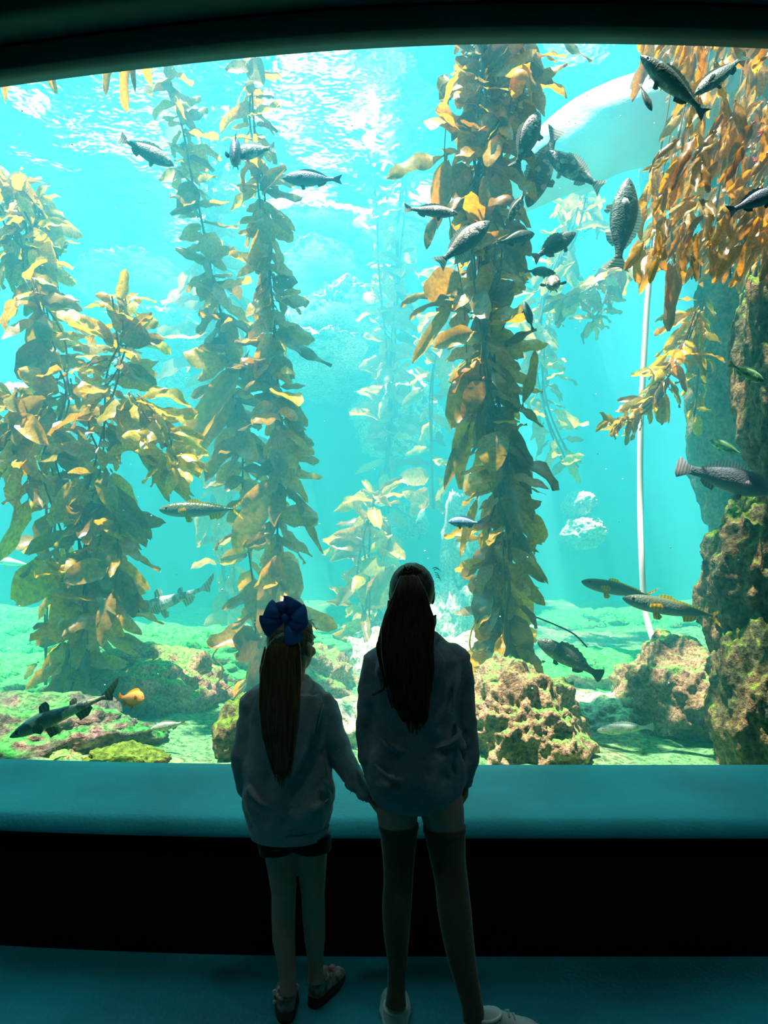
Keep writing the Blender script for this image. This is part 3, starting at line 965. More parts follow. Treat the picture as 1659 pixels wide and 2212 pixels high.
FIN = {'bass': fin_mat('grey_fin', (0.40, 0.42, 0.38)), 'dark': fin_mat('dark_fin', (0.05, 0.09, 0.14)), 'jack': fin_mat('yellow_fin', (1.0, 0.72, 0.02)),
       'rock': fin_mat('dark_green_fin', (0.10, 0.18, 0.14)), 'pale': fin_mat('pale_fin', (0.7, 0.85, 0.82)), 'gari': fin_mat('orange_fin', (1.0, 0.4, 0.03)),
       'sheep': fin_mat('grey_fin_soft', (0.5, 0.52, 0.55)), 'green': fin_mat('green_fin', (0.45, 0.65, 0.35)), 'white': fin_mat('white_fin', (0.9, 0.9, 0.85))}
FIN['mackerel'] = FIN['jack']
FIN['blue'] = fin_mat('blue_fin', (0.2, 0.4, 0.65))
FIN['shark'] = fin_mat('grey_green_fin', (0.22, 0.32, 0.26))
FIN['net'] = FIN['pale']
FIN['sandy'] = FIN['pale']
M_eye = simple('fish_eye', (0.01, 0.01, 0.012), 0.15, 0.6, 0.1)
M_eye_ring = simple('fish_eye_ring', (0.7, 0.65, 0.45), 0.4, 0.5, 0.1)

# (t from snout, top, bottom, half width) in body lengths
SH = {
    'deep': [(0, .005, .005, .004), (.04, .05, .045, .028), (.12, .115, .10, .055), (.25, .165, .155, .075), (.40, .18, .18, .08), (.55, .155, .165, .07), (.70, .105, .115, .05), (.82, .055, .060, .028), (.90, .042, .042, .016), (.95, .045, .045, .008)],
    'bass': [(0, .006, .006, .005), (.05, .045, .045, .032), (.14, .085, .08, .058), (.26, .12, .115, .075), (.40, .135, .135, .08), (.55, .12, .125, .07), (.70, .085, .09, .048), (.82, .05, .05, .026), (.90, .038, .038, .015), (.95, .04, .04, .008)],
    'slim': [(0, .008, .01, .007), (.05, .04, .045, .03), (.13, .065, .07, .05), (.25, .082, .088, .062), (.40, .088, .09, .065), (.55, .078, .082, .055), (.70, .055, .06, .038), (.83, .03, .03, .02), (.92, .014, .014, .012), (.96, .014, .014, .008)],
    'shark': [(0, .006, .006, .012), (.05, .022, .020, .04), (.13, .045, .035, .06), (.25, .065, .045, .065), (.38, .065, .048, .06), (.52, .048, .04, .045), (.66, .034, .03, .03), (.80, .022, .02, .018), (.90, .014, .016, .010), (.97, .01, .012, .006)],
    'cheek': [(0, .02, .03, .012), (.05, .075, .075, .045), (.14, .125, .11, .07), (.26, .15, .145, .08), (.40, .155, .155, .08), (.55, .14, .14, .07), (.70, .10, .105, .05), (.82, .065, .065, .028), (.90, .055, .055, .018), (.95, .055, .055, .008)],
}


def fan(bm, root0, root1, tips, th=0.003):
    """thin fin: root edge and outer polyline, as a closed double sheet"""
    n = len(tips)
    r0, r1 = Vector(root0), Vector(root1)
    a = [r0.lerp(r1, i / (n - 1)) for i in range(n)]
    b = [Vector(t) for t in tips]
    nn = (a[-1] - a[0]).cross(b[n // 2] - a[0])
    if nn.length < 1e-9:
        nn = Vector((0, 1, 0))
    nn.normalize()
    rows = []
    for off in (th, -th):
        rows.append([bm.verts.new(p + nn * off) for p in a])
        rows.append([bm.verts.new(p + nn * off * 0.3) for p in b])
    for i in range(n - 1):
        bm.faces.new((rows[0][i], rows[0][i + 1], rows[1][i + 1], rows[1][i]))
        bm.faces.new((rows[2][i], rows[3][i], rows[3][i + 1], rows[2][i + 1]))
        bm.faces.new((rows[1][i], rows[1][i + 1], rows[3][i + 1], rows[3][i]))


FISH_CACHE = {}


def fish_meshes(kind, skin, finc, bend):
    key = (kind, skin, finc, round(bend, 2))
    if key in FISH_CACHE:
        return FISH_CACHE[key]
    prof = catmull(SH[kind], 3)

    def bx(t):           # sideways body bend
        return bend * 0.5 * max(0, t - 0.35) ** 2

    def cen(t):
        return Vector((0.5 - t, bx(t), 0))
    out = {}
    bm = bmesh.new()
    rings = []
    for t, a, b, wd in prof:
        ring = []
        for k in range(14):
            an = 2 * pi * k / 14
            sy, sz = cos(an), sin(an)
            e = 0.92
            y = math.copysign(abs(sy) ** e, sy) * max(wd, .002)
            z = math.copysign(abs(sz) ** e, sz) * (a if sz > 0 else b)
            ring.append(bm.verts.new(cen(t) + Vector((0, y, z))))
        rings.append(ring)
    for i in range(len(rings) - 1):
        for k in range(14):
            bm.faces.new((rings[i][k], rings[i][(k + 1) % 14], rings[i + 1][(k + 1) % 14], rings[i + 1][k]))
    bm.faces.new(rings[0][::-1])
    bm.faces.new(rings[-1])

    def done(name, bm, m):
        me = bpy.data.meshes.new(name)
        bmesh.ops.recalc_face_normals(bm, faces=bm.faces[:])
        bm.to_mesh(me)
        bm.free()
        me.materials.append(m)
        for p in me.polygons:
            p.use_smooth = True
        return me
    out['body'] = done('fish_body', bm, FM[skin])

    def top(t):
        for (a, b), (c, d) in zip([(p[0], p[1]) for p in prof], [(p[0], p[1]) for p in prof][1:]):
            if a <= t <= c:
                return b + (d - b) * (t - a) / max(c - a, 1e-6)
        return 0.03

    def bot(t):
        for (a, b), (c, d) in zip([(p[0], p[2]) for p in prof], [(p[0], p[2]) for p in prof][1:]):
            if a <= t <= c:
                return b + (d - b) * (t - a) / max(c - a, 1e-6)
        return 0.03
    fm = FIN[finc]
    # tail
    bm = bmesh.new()
    tb = 0.93
    c0 = cen(tb)
    yb = bx(1.06)
    if kind == 'slim':
        tips = [(-0.60, yb, .125), (-0.56, yb, .07), (-0.50, yb, .03), (-0.485, yb, 0), (-0.50, yb, -.03), (-0.56, yb, -.07), (-0.60, yb, -.125)]
    elif kind == 'shark':
        tips = [(-0.66, yb, .085), (-0.62, yb, .04), (-0.57, yb, .01), (-0.54, yb, -.01), (-0.53, yb, -.03), (-0.52, yb, -.045), (-0.50, yb, -.04)]
    elif kind == 'cheek':
        tips = [(-0.58, yb, .13), (-0.605, yb, .08), (-0.61, yb, .03), (-0.61, yb, 0), (-0.61, yb, -.03), (-0.605, yb, -.08), (-0.58, yb, -.12)]
    else:
        tips = [(-0.60, yb, .12), (-0.585, yb, .07), (-0.565, yb, .025), (-0.56, yb, 0), (-0.565, yb, -.025), (-0.585, yb, -.07), (-0.60, yb, -.115)]
    h = 0.038 if kind not in ('slim', 'shark') else 0.014
    fan(bm, c0 + Vector((0, 0, h)), c0 + Vector((0, 0, -h)), tips)
    out['tail_fin'] = done('tail_fin', bm, fm)
    # dorsal
    bm = bmesh.new()
    if kind == 'shark':
        for a, b, hh in ((.33, .43, .055), (.62, .69, .032)):
            pts = [(0.5 - a - (b - a) * k / 4 - 0.03 * (1 - abs(k - 2) / 2) - .02, bx(a), top(a) + hh * math.sin(pi * (0.25 + k / 4 * 0.6))) for k in range(5)]
            fan(bm, cen(a) + Vector((0, 0, top(a) - .01)), cen(b) + Vector((0, 0, top(b) - .01)), pts)
    else:
        a, b = (.30, .82) if kind != 'slim' else (.36, .84)
        nn = 13
        ra = cen(a) + Vector((0, 0, top(a) - .015))
        rows_a, rows_b = [], []
        for k in range(nn):
            t = a + (b - a) * k / (nn - 1)
            sp = {'deep': .055, 'bass': .055, 'slim': .035, 'cheek': .085}[kind]
            hh = sp * (math.sin(pi * min(1, k / (nn - 1) * 0.9 + 0.12)) ** 0.7)
            if kind in ('cheek', 'bass'):
                hh *= (0.78 if k % 2 else 1.08)
            if kind == 'slim':
                hh = sp * (1.0 if k < 4 else 0.35) * (0.6 if k == 0 else 1)
            rows_a.append(bm.verts.new(cen(t) + Vector((0, 0.004, top(t) - .012))))
            rows_b.append(bm.verts.new(cen(t) + Vector((-0.02, 0, top(t) + max(hh, .004)))))
        for k in range(nn - 1):
            bm.faces.new((rows_a[k], rows_a[k + 1], rows_b[k + 1], rows_b[k]))
    out['dorsal_fin'] = done('dorsal_fin', bm, fm)
    # anal + pelvic
    bm = bmesh.new()
    t0, t1 = (.64, .80)
    fan(bm, cen(t0) + Vector((0, 0, -bot(t0) + .012)), cen(t1) + Vector((0, 0, -bot(t1) + .012)),
        [(0.5 - t0 - .03, bx(t0), -bot(t0) - .05), (0.5 - .5 * (t0 + t1) - .04, bx(t0), -bot(.5 * (t0 + t1)) - .045), (0.5 - t1 - .02, bx(t1), -bot(t1) - .015)])
    out['anal_fin'] = done('anal_fin', bm, fm)
    bm = bmesh.new()
    for s in (-1, 1):
        t0 = .34
        fan(bm, (0.5 - t0, s * .02, -bot(t0) + .012), (0.5 - t0 - .05, s * .02, -bot(t0) + .01), [(0.5 - t0 - .03, s * .04, -bot(t0) - .06), (0.5 - t0 - .07, s * .04, -bot(t0) - .055), (0.5 - t0 - .09, s * .035, -bot(t0) - .02)])
    out['pelvic_fin'] = done('pelvic_fin', bm, fm)
    for nm, s in (('pectoral_fin', 1), ('pectoral_fin_b', -1)):
        bm = bmesh.new()
        t0 = .27 if kind != 'shark' else .25
        wd = .07 if kind != 'shark' else .055
        big = 1.0 if kind != 'shark' else 1.3
        fan(bm, (0.5 - t0, s * wd, .0), (0.5 - t0, s * wd, -.035),
            [(0.5 - t0 - .09 * big, s * (wd + .06 * big), .02), (0.5 - t0 - .12 * big, s * (wd + .075 * big), -.015), (0.5 - t0 - .11 * big, s * (wd + .07 * big), -.045), (0.5 - t0 - .06 * big, s * (wd + .035), -.06)])
        out[nm] = done('pectoral_fin', bm, fm)
    for nm, s in (('eye', 1), ('eye_b', -1)):
        bm = bmesh.new()
        t0 = .10
        wd = [p for p in prof if p[0] >= t0][0][3]
        ball(bm, (0.5 - t0, s * wd * 0.82, top(t0) * 0.30), .016, 2, (1, 0.6, 1))
        out[nm] = done('eye', bm, M_eye)
    # gill edge
    bm = bmesh.new()
    t0 = .24
    wd = [p for p in prof if p[0] >= t0][0]
    for s in (-1, 1):
        pts = []
        for k in range(9):
            an = R(-62 + 124 * k / 8)
            pts.append((0.5 - t0 - .035 * cos(an) + .02, s * wd[3] * cos(an) * 1.01, (wd[1] if an > 0 else wd[2]) * 0.8 * sin(an)))
        tube(bm, pts, [.0035] * 9, seg=5)
    out['gill_cover'] = done('gill_cover', bm, FM[skin])
    FISH_CACHE[key] = out
    return out


def fish(kind, skin, finc, head, tail, Y, label, dY=0.0, roll=0.0, tall=1.0, bend=0.0, cat='fish', name='fish', group=None, fat=1.0):
    """head and tail tip in photo pixels; dY = how much nearer the tail is than the head"""
    h, tl = P(head[0], head[1], Y + dY / 2), P(tail[0], tail[1], Y - dY / 2)
    f = (h - tl)
    L = f.length / 1.10
    f.normalize()
    up = Vector((0, 0, 1))
    if abs(f.z) > 0.8:
        up = Vector((1 if f.z > 0 else 1, 0, 0.4)) if roll == 0 else Vector((1, 0, 0.4))
    up = (up - f * up.dot(f)).normalized()
    side = up.cross(f)
    Mx = Matrix((f, side, up)).transposed().to_4x4()
    Mx = Matrix.Translation((h + tl) / 2 + f * 0.05 * L) @ Mx @ Matrix.Rotation(R(roll), 4, 'X')
    t = thing(name, (0, 0, 0), label, cat, group)
    t.matrix_world = Mx @ Matrix.Diagonal((L, L * fat, L * tall, 1))
    ms = fish_meshes(kind, skin, finc, bend)
    for k, me in ms.items():
        o = bpy.data.objects.new(k.replace('_b', '') if k.endswith('_b') else k, me)
        COL.objects.link(o)
        o.parent = t
    return t


fish('bass', 'bass', 'bass', (376, 358), (256, 296), 4.9, 'mottled grey fish swimming down to the right at the upper left', dY=0.1, tall=1.2)
fish('deep', 'dark', 'dark', (506, 348), (512, 300), 4.7, 'very dark blunt fish facing the viewer in front of the left kelp', dY=-0.35, name='fish')
fish('bass', 'bass', 'white', (498, 335), (596, 318), 4.85, 'grey-blue fish with a pale tail behind the very dark fish', dY=0.0, tall=1.4)
fish('deep', 'dark', 'dark', (610, 385), (739, 388), 4.9, 'dark blue fish alone in open water left of centre', tall=0.82)
fish('bass', 'bass', 'bass', (990, 462), (872, 450), 4.4, 'speckled silver fish left of the thick kelp column, facing right', tall=0.92)
fish('bass', 'bass', 'white', (1058, 478), (945, 572), 4.35, 'large mottled fish rising to the right over the thick kelp column', roll=0, tall=1.25)
fish('bass', 'bass', 'bass', (1165, 240), (1112, 368), 4.4, 'fish pointing straight up beside the top of the thick column', roll=200, tall=1.25)
fish('bass', 'bass', 'bass', (1140, 448), (1205, 275), 4.9, 'hazy blue-grey fish pointing down between two brighter fish', roll=180, tall=1.1)
fish('bass', 'bass', 'white', (1180, 328), (1302, 408), 4.6, 'pale backed fish below the rock arch, tail down to the right', tall=1.35)
fish('deep', 'bass', 'bass', (1100, 478), (1136, 412), 4.45, 'small pale grey fish nosing down in the kelp column', roll=150)
fish('deep', 'rock', 'rock', (1155, 505), (1072, 525), 4.4, 'rounded dark fish overlapping the thick column, facing right', tall=0.85, dY=0.1)
fish('bass', 'rock', 'bass', (1244, 502), (1150, 560), 4.5, 'spotted dark fish pointing up right beside the thick column', tall=1.3)
fish('deep', 'rock', 'bass', (1200, 590), (1132, 585), 4.75, 'dim fish partly hidden behind the round faced fish', tall=0.9)
fish('deep', 'bass', 'rock', (1192, 618), (1200, 598), 4.5, 'round faced fish turned toward the viewer below the spotted fish', dY=-0.26, tall=0.9, fat=1.9)
fish('deep', 'rock', 'rock', (1132, 650), (1152, 715), 4.5, 'small dark oval fish in the middle of the thick column', roll=30, tall=0.95)
fish('bass', 'rock', 'white', (1358, 384), (1330, 588), 4.4, 'large dark green fish pointing straight up above the hose', roll=0, tall=1.15, bend=0.2)
fish('deep', 'rock', 'bass', (1408, 240), (1382, 180), 4.08, 'small oval fish hanging head down under an amber blade', roll=150, tall=0.95)
fish('bass', 'rock', 'rock', (1383, 120), (1528, 248), 3.98, 'big green-grey fish seen from below at the upper right', roll=-20, fat=1.4, tall=0.85)
fish('bass', 'rock', 'rock', (1500, 205), (1612, 118), 4.05, 'dark striped fish under the canopy right of the big fish', roll=20)
fish('bass', 'dark', 'dark', (1690, 408), (1572, 458), 3.98, 'blurred dark blue fish cut by the right edge', tall=1.1)
fish('deep', 'green', 'green', (1652, 826), (1574, 785), 4.1, 'bright green fish beside the brown rock pillar', tall=0.85)
fish('deep', 'green', 'green', (1530, 950), (1612, 985), 5.0, 'faint green fish in the shade above the big grey fish', tall=0.7)
fish('cheek', 'sheep', 'sheep', (1672, 1060), (1462, 1008), 4.35, 'large grey fish above the dark mossy bulge', tall=0.95)
fish('slim', 'jack', 'jack', (344, 1101), (527, 1100), 4.9, 'slender silver-green fish with a yellow tail left of centre', tall=1.12)
fish('deep', 'blue', 'blue', (968, 1127), (1042, 1130), 4.4, 'small bright blue fish left of the thick column', tall=0.95)
fish('deep', 'pale', 'pale', (918, 1100), (898, 1128), 8.0, 'tiny pale fish above the taller girl, the one on the right', dY=-0.2, tall=0.9)
fish('deep', 'pale', 'pale', (838, 1088), (800, 1086), 8.2, 'tiny pale fish above the taller girl, the one on the left', dY=-0.1, tall=0.9)
fish('slim', 'mackerel', 'jack', (1256, 1256), (1420, 1290), 4.9, 'grey-green fish crossing the hose, the upper left of a pair', tall=1.1)
fish('slim', 'mackerel', 'jack', (1345, 1292), (1568, 1336), 4.6, 'longer grey-green fish crossing the hose, the lower right of a pair', tall=1.0)
fish('cheek', 'rock', 'rock', (1162, 1384), (1300, 1462), 4.7, 'dark spiny fish beside the foot of the thick column', tall=0.88)
fish('shark', 'net', 'pale', (288, 1330), (462, 1262), 5.6, 'pale net patterned long fish above the green mound', tall=1.7)
fish('shark', 'shark', 'shark', (22, 1592), (255, 1492), 4.2, 'long barred fish in front of the left boulder', tall=1.45, fat=1.2)
fish('deep', 'gari', 'gari', (312, 1510), (254, 1506), 4.15, 'bright orange fish beside the pinkish rock', tall=2.3, roll=-50)
fish('cheek', 'sandy', 'pale', (1290, 1578), (1412, 1570), 4.7, 'sand coloured fish lying on the bright bed right of the crusted rock', tall=0.65)
fish('bass', 'sandy', 'green', (325, 1575), (402, 1560), 4.5, 'pale striped fish low down between the two left rocks', tall=1.0)
fish('slim', 'pale', 'pale', (-20, 1208), (75, 1222), 7.0, 'faint pale fish at the left edge behind the bushy kelp', tall=1.0)
fish('slim', 'pale', 'pale', (1255, 1330), (1310, 1345), 7.5, 'tiny pale fish below the pair crossing the hose', tall=0.9)

# specks drifting in the water
bm = bmesh.new()
r = random.Random(99)
for i in range(240):
    p = P(r.uniform(10, 1650), r.uniform(150, 1600), r.uniform(4.0, 6.5))
    bmesh.ops.create_icosphere(bm, subdivisions=1, radius=r.uniform(0.002, 0.006), matrix=Matrix.Translation(p))
sp = from_bm('drifting_specks', bm, simple('white_speck', (0.9, 0.92, 0.85), 0.8, 0.1, 0.05))
tag(sp, 'tiny white specks drifting in the tank water', None, None, 'stuff')

# ------------------------------------------------------------------ the two girls
def skin_mat(name, col, rough=0.55):
    m, nt, out = mat(name)
    b = N(nt, 'ShaderNodeBsdfPrincipled')
    b.inputs['Roughness'].default_value = rough
    b.inputs['Base Color'].default_value = (*col, 1)
    b.inputs['Subsurface Weight'].default_value = 0.0
    nt.links.new(b.outputs[0], out.inputs[0])
    t = noise_tex(nt, 30, 3)
    r = ramp(nt, [(0.3, tuple(c * 0.88 for c in col)), (0.7, col)], t.outputs[0])
    nt.links.new(r.outputs[0], b.inputs['Base Color'])
    return m


def cloth_mat(name, col, weave=260, bump=0.4):
    m, nt, out = mat(name)
    b = N(nt, 'ShaderNodeBsdfPrincipled')
    b.inputs['Roughness'].default_value = 0.9
    b.inputs['Specular IOR Level'].default_value = 0.1
    b.inputs['Sheen Weight'].default_value = 0.35
    nt.links.new(b.outputs[0], out.inputs[0])
    t = noise_tex(nt, weave, 2)
    t2 = noise_tex(nt, 9, 4)
    r = ramp(nt, [(0.3, tuple(c * 0.8 for c in col)), (0.7, tuple(min(1, c * 1.12) for c in col))], t.outputs[0])
    r2 = ramp(nt, [(0.35, (0.85, 0.85, 0.85)), (0.65, (1, 1, 1))], t2.outputs[0])
    c = mix(nt, 1.0, r.outputs[0], r2.outputs[0], 'MULTIPLY')
    nt.links.new(c, b.inputs['Base Color'])
    bp = N(nt, 'ShaderNodeBump')
    bp.inputs['Strength'].default_value = bump
    bp.inputs['Distance'].default_value = 0.01
    t3 = noise_tex(nt, 22, 4)
    nt.links.new(t3.outputs[0], bp.inputs['Height'])
    nt.links.new(bp.outputs[0], b.inputs['Normal'])
    return m


def hair_mat(name, c1, c2):
    m, nt, out = mat(name)
    b = N(nt, 'ShaderNodeBsdfPrincipled')
    b.inputs['Roughness'].default_value = 0.42
    b.inputs['Specular IOR Level'].default_value = 0.4
    nt.links.new(b.outputs[0], out.inputs[0])
    tc = N(nt, 'ShaderNodeTexCoord')
    mp = N(nt, 'ShaderNodeMapping')
    mp.inputs['Scale'].default_value = (160, 160, 9)
    nt.links.new(tc.outputs['Object'], mp.inputs[0])
    t = noise_tex(nt, 1.0, 3, vec=mp.outputs[0])
    r = ramp(nt, [(0.3, c1), (0.7, c2)], t.outputs[0])
    nt.links.new(r.outputs[0], b.inputs['Base Color'])
    bp = N(nt, 'ShaderNodeBump')
    bp.inputs['Strength'].default_value = 0.5
    bp.inputs['Distance'].default_value = 0.004
    nt.links.new(t.outputs[0], bp.inputs['Height'])
    nt.links.new(bp.outputs[0], b.inputs['Normal'])
    return m


M_skin = skin_mat('warm_skin', (0.62, 0.40, 0.30))
M_hair_d = hair_mat('dark_brown_hair', (0.018, 0.012, 0.008), (0.085, 0.055, 0.030))
M_hair_b = hair_mat('light_brown_hair', (0.05, 0.038, 0.018), (0.20, 0.15, 0.07))
M_hood_t = cloth_mat('slate_hoodie_cloth', (0.26, 0.40, 0.44))
M_hood_s = cloth_mat('pale_hoodie_cloth', (0.42, 0.54, 0.56))
M_short = cloth_mat('black_shorts_cloth', (0.012, 0.016, 0.025))
M_leg_sheath = cloth_mat('dark_olive_leg_tone', (0.10, 0.11, 0.07))
M_shoe_w = simple('white_shoe_leather', (0.75, 0.82, 0.74), 0.5, 0.4, 0.12, 8)
M_sole_w = simple('white_rubber_sole', (0.80, 0.88, 0.78), 0.6, 0.3, 0.1, 20)
M_sole_d = simple('dark_rubber_sole', (0.05, 0.06, 0.05), 0.8, 0.2, 0.2, 20)
M_shoe_s = simple('sparkly_shoe', (0.62, 0.55, 0.45), 0.35, 0.7, 0.6, 60, 0.3, 200, col2=(0.16, 0.15, 0.10))
M_navy = simple('navy_satin', (0.03, 0.18, 0.55), 0.28, 0.5, 0.2, 20)
M_navy_hilite = simple('highlight_navy_satin', (0.05, 0.32, 0.88), 0.28, 0.5, 0.2, 20)  # lighter copy of the navy: satin highlights put into the loop colour
M_silver = simple('silver_patch', (0.85, 0.88, 0.86), 0.25, 0.8, 0.1, 20, metal=0.3)
M_pinkp = simple('magenta_strap', (0.55, 0.10, 0.35), 0.5, 0.4, 0.1, 20)
M_eyew = simple('eye_white', (0.8, 0.8, 0.78), 0.2, 0.5, 0.02)
M_iris = simple('brown_iris', (0.08, 0.04, 0.02), 0.2, 0.5, 0.1)
M_lips = simple('lips', (0.55, 0.22, 0.20), 0.5, 0.4, 0.1)


def voxel(o, size, smooth=3, disp=0.0, dsize=0.08):
    m = o.modifiers.new('remesh', 'REMESH')
    m.mode = 'VOXEL'
    m.voxel_size = size
    m.use_smooth_shade = True
    if disp > 0:
        tx = bpy.data.textures.new('folds', 'CLOUDS')
        tx.noise_scale = dsize
        tx.noise_depth = 2
        d = o.modifiers.new('folds', 'DISPLACE')
        d.texture = tx
        d.strength = disp
        d.mid_level = 0.5
    s = o.modifiers.new('smooth', 'SMOOTH')
    s.iterations = smooth
    s.factor = 0.5
    return o


def head(bm, c, f, u, h):
    """skull, jaw, nose, ears, neck root; h = chin to crown height; c = centre at eye level"""
    f, u = f.normalized(), u.normalized()
    s = f.cross(u).normalized()      # the head's own right
    rot = Matrix((s, f, u)).transposed()
    k = h / 0.20

    def L(x, y, z):
        return c + s * (x * k) + f * (y * k) + u * (z * k)

    def el(p, rx, ry, rz, sub=3):
        M = Matrix.Translation(p) @ rot.to_4x4() @ Matrix.Diagonal((rx * k, ry * k, rz * k, 1))
        bmesh.ops.create_icosphere(bm, subdivisions=sub, radius=1.0, matrix=M)
    el(L(0, -0.012, 0.022), .070, .088, .080)
    el(L(0, 0.022, -0.040), .052, .055, .060)
    el(L(0, 0.050, -0.078), .024, .022, .020, 2)
    el(L(0, 0.052, 0.022), .052, .026, .035, 2)                                   # brow
    tube(bm, [L(0, .074, .004), L(0, .090, -.018), L(0, .096, -.028), L(0, .078, -.036)], [.006 * k, .009 * k, .011 * k, .008 * k], 10)
    for q in (-1, 1):
        el(L(q * .032, .056, -.028), .022, .020, .020, 2)                          # cheek
        el(L(q * .073, -.008, -.008), .010, .018, .030, 2)                         # ear
        el(L(q * .076, -.016, .004), .008, .013, .018, 2)
    tube(bm, [L(-.020, .074, -.052), L(0, .084, -.050), L(.020, .074, -.052)], [.004 * k, .007 * k, .004 * k], 8)
    tube(bm, [L(-.018, .073, -.060), L(0, .082, -.061), L(.018, .073, -.060)], [.004 * k, .007 * k, .004 * k], 8)
    return L, rot, k


def face_parts(parent, L, rot, k):
    for q in (-1, 1):
        bm = bmesh.new()
        M = Matrix.Translation(L(q * .030, .0605, .0)) @ rot.to_4x4() @ Matrix.Diagonal((.0135 * k, .012 * k, .0105 * k, 1))
        bmesh.ops.create_icosphere(bm, subdivisions=2, radius=1.0, matrix=M)
        e = from_bm('eye', bm, M_eyew, parent)
        bm = bmesh.new()
        M = Matrix.Translation(L(q * .030, .0700, .0)) @ rot.to_4x4() @ Matrix.Diagonal((.0058 * k, .0035 * k, .0058 * k, 1))
        bmesh.ops.create_icosphere(bm, subdivisions=2, radius=1.0, matrix=M)
        from_bm('iris', bm, M_iris, e)
        bm = bmesh.new()
        tube(bm, [L(q * .016, .077, .020), L(q * .032, .076, .025), L(q * .048, .064, .019)], [.0022 * k, .0032 * k, .0018 * k], 6)
        from_bm('eyebrow', bm, M_hair_d, parent)
    bm = bmesh.new()
    tube(bm, [L(-.019, .0785, -.056), L(-.006, .0905, -.0545), L(0, .090, -.056), L(.006, .0905, -.0545), L(.019, .0785, -.056)], [.002 * k, .005 * k, .0045 * k, .005 * k, .002 * k], 8)
    from_bm('mouth', bm, M_lips, parent)


def hand(bm, wr, d, side, nrm, k=1.0, curl=0.5, thumb=1):
    """wr wrist, d toward the fingertips, side toward the thumb, nrm out of the back of the hand"""
    d, side, nrm = d.normalized(), side.normalized(), nrm.normalized()
    tube(bm, [wr, wr + d * .022 * k, wr + d * .050 * k, wr + d * .068 * k], [(.010 * k, .016 * k), (.012 * k, .024 * k), (.012 * k, .029 * k), (.009 * k, .027 * k)], 12, up=nrm)
    for i, (off, ln) in enumerate(((.022, .058), (.0075, .066), (-.0075, .061), (-.021, .047))):
        p = wr + d * .055 * k + side * off * k
        pts = [p]
        ang = 0.0
        dd = d + side * off * 1.2
        segs = (.10, .42, .30, .28)
        for j, sg in enumerate(segs):
            ang += (0, .9, 1.1, .8)[j] * curl
            q = dd.normalized() * cos(ang) - nrm * sin(ang)
            pts.append(pts[-1] + q * ln * 1.15 * sg * k)
        tube(bm, pts, [.0082 * k, .0082 * k, .0076 * k, .0070 * k, .0055 * k], 8, up=side)
    p = wr + d * .014 * k + side * .016 * k
    q1 = (d * .55 + side * .75 - nrm * .35).normalized()
    q2 = (d * .85 + side * .30 - nrm * .5 * (0.5 + curl)).normalized()
    tube(bm, [p, p + q1 * .026 * k, p + q1 * .026 * k + q2 * .024 * k, p + q1 * .026 * k + q2 * .043 * k], [.011 * k, .010 * k, .0085 * k, .006 * k], 8)


def lock(bm, pts, r, r2=None, seg=5):
    q = catmull([tuple(p) for p in pts], 5)
    n = len(q)
    rr = [r * (0.35 + 0.65 * abs(math.sin(pi * min(1.0, (i / (n - 1)) * 1.25 + 0.08))) ** 0.6) if i < n - 1 else r * 0.08 for i in range(n)]
    rr = [max(x, r * 0.08) if not isinstance(x, complex) else r * 0.1 for x in rr]
    tube(bm, q, rr, seg)


def hair_cap(bm, L, rot, k, pony, nr=0.0035, puff=1.0, cut=0.30):
    """close fitting hair on the skull, combed toward the point pony (head coordinates)"""
    R_ = rot
    b2 = bmesh.new()
    bmesh.ops.create_icosphere(b2, subdivisions=6, radius=1.0)
    dele = [v for v in b2.verts if (v.co.y > cut + 0.55 * max(0, v.co.z - 0.1) and v.co.z < 0.52) or v.co.z < -0.80]
    bmesh.ops.delete(b2, geom=dele, context='VERTS')
    pv = Vector(pony).normalized()
    e1 = pv.orthogonal().normalized()
    e2 = pv.cross(e1)
    for v in b2.verts:
        c = v.co
        an = math.atan2(c.dot(e2), c.dot(e1))
        g = sin(an * 46) * 0.6 + sin(an * 17 + 1) * 0.6
        fall = min(1, (1 - c.dot(pv)) * 2.0)
        sc_ = 1 + nr * 14 * g * fall * 0.18
        v.co = Vector((c.x * .077 * puff * sc_, c.y * .096 * puff * sc_ - .012, c.z * .089 * puff * sc_ + .022))
    m = {}
    for v in b2.verts:
        m[v] = bm.verts.new(L(*v.co))
    for f_ in b2.faces:
        bm.faces.new([m[v] for v in f_.verts])
    b2.free()


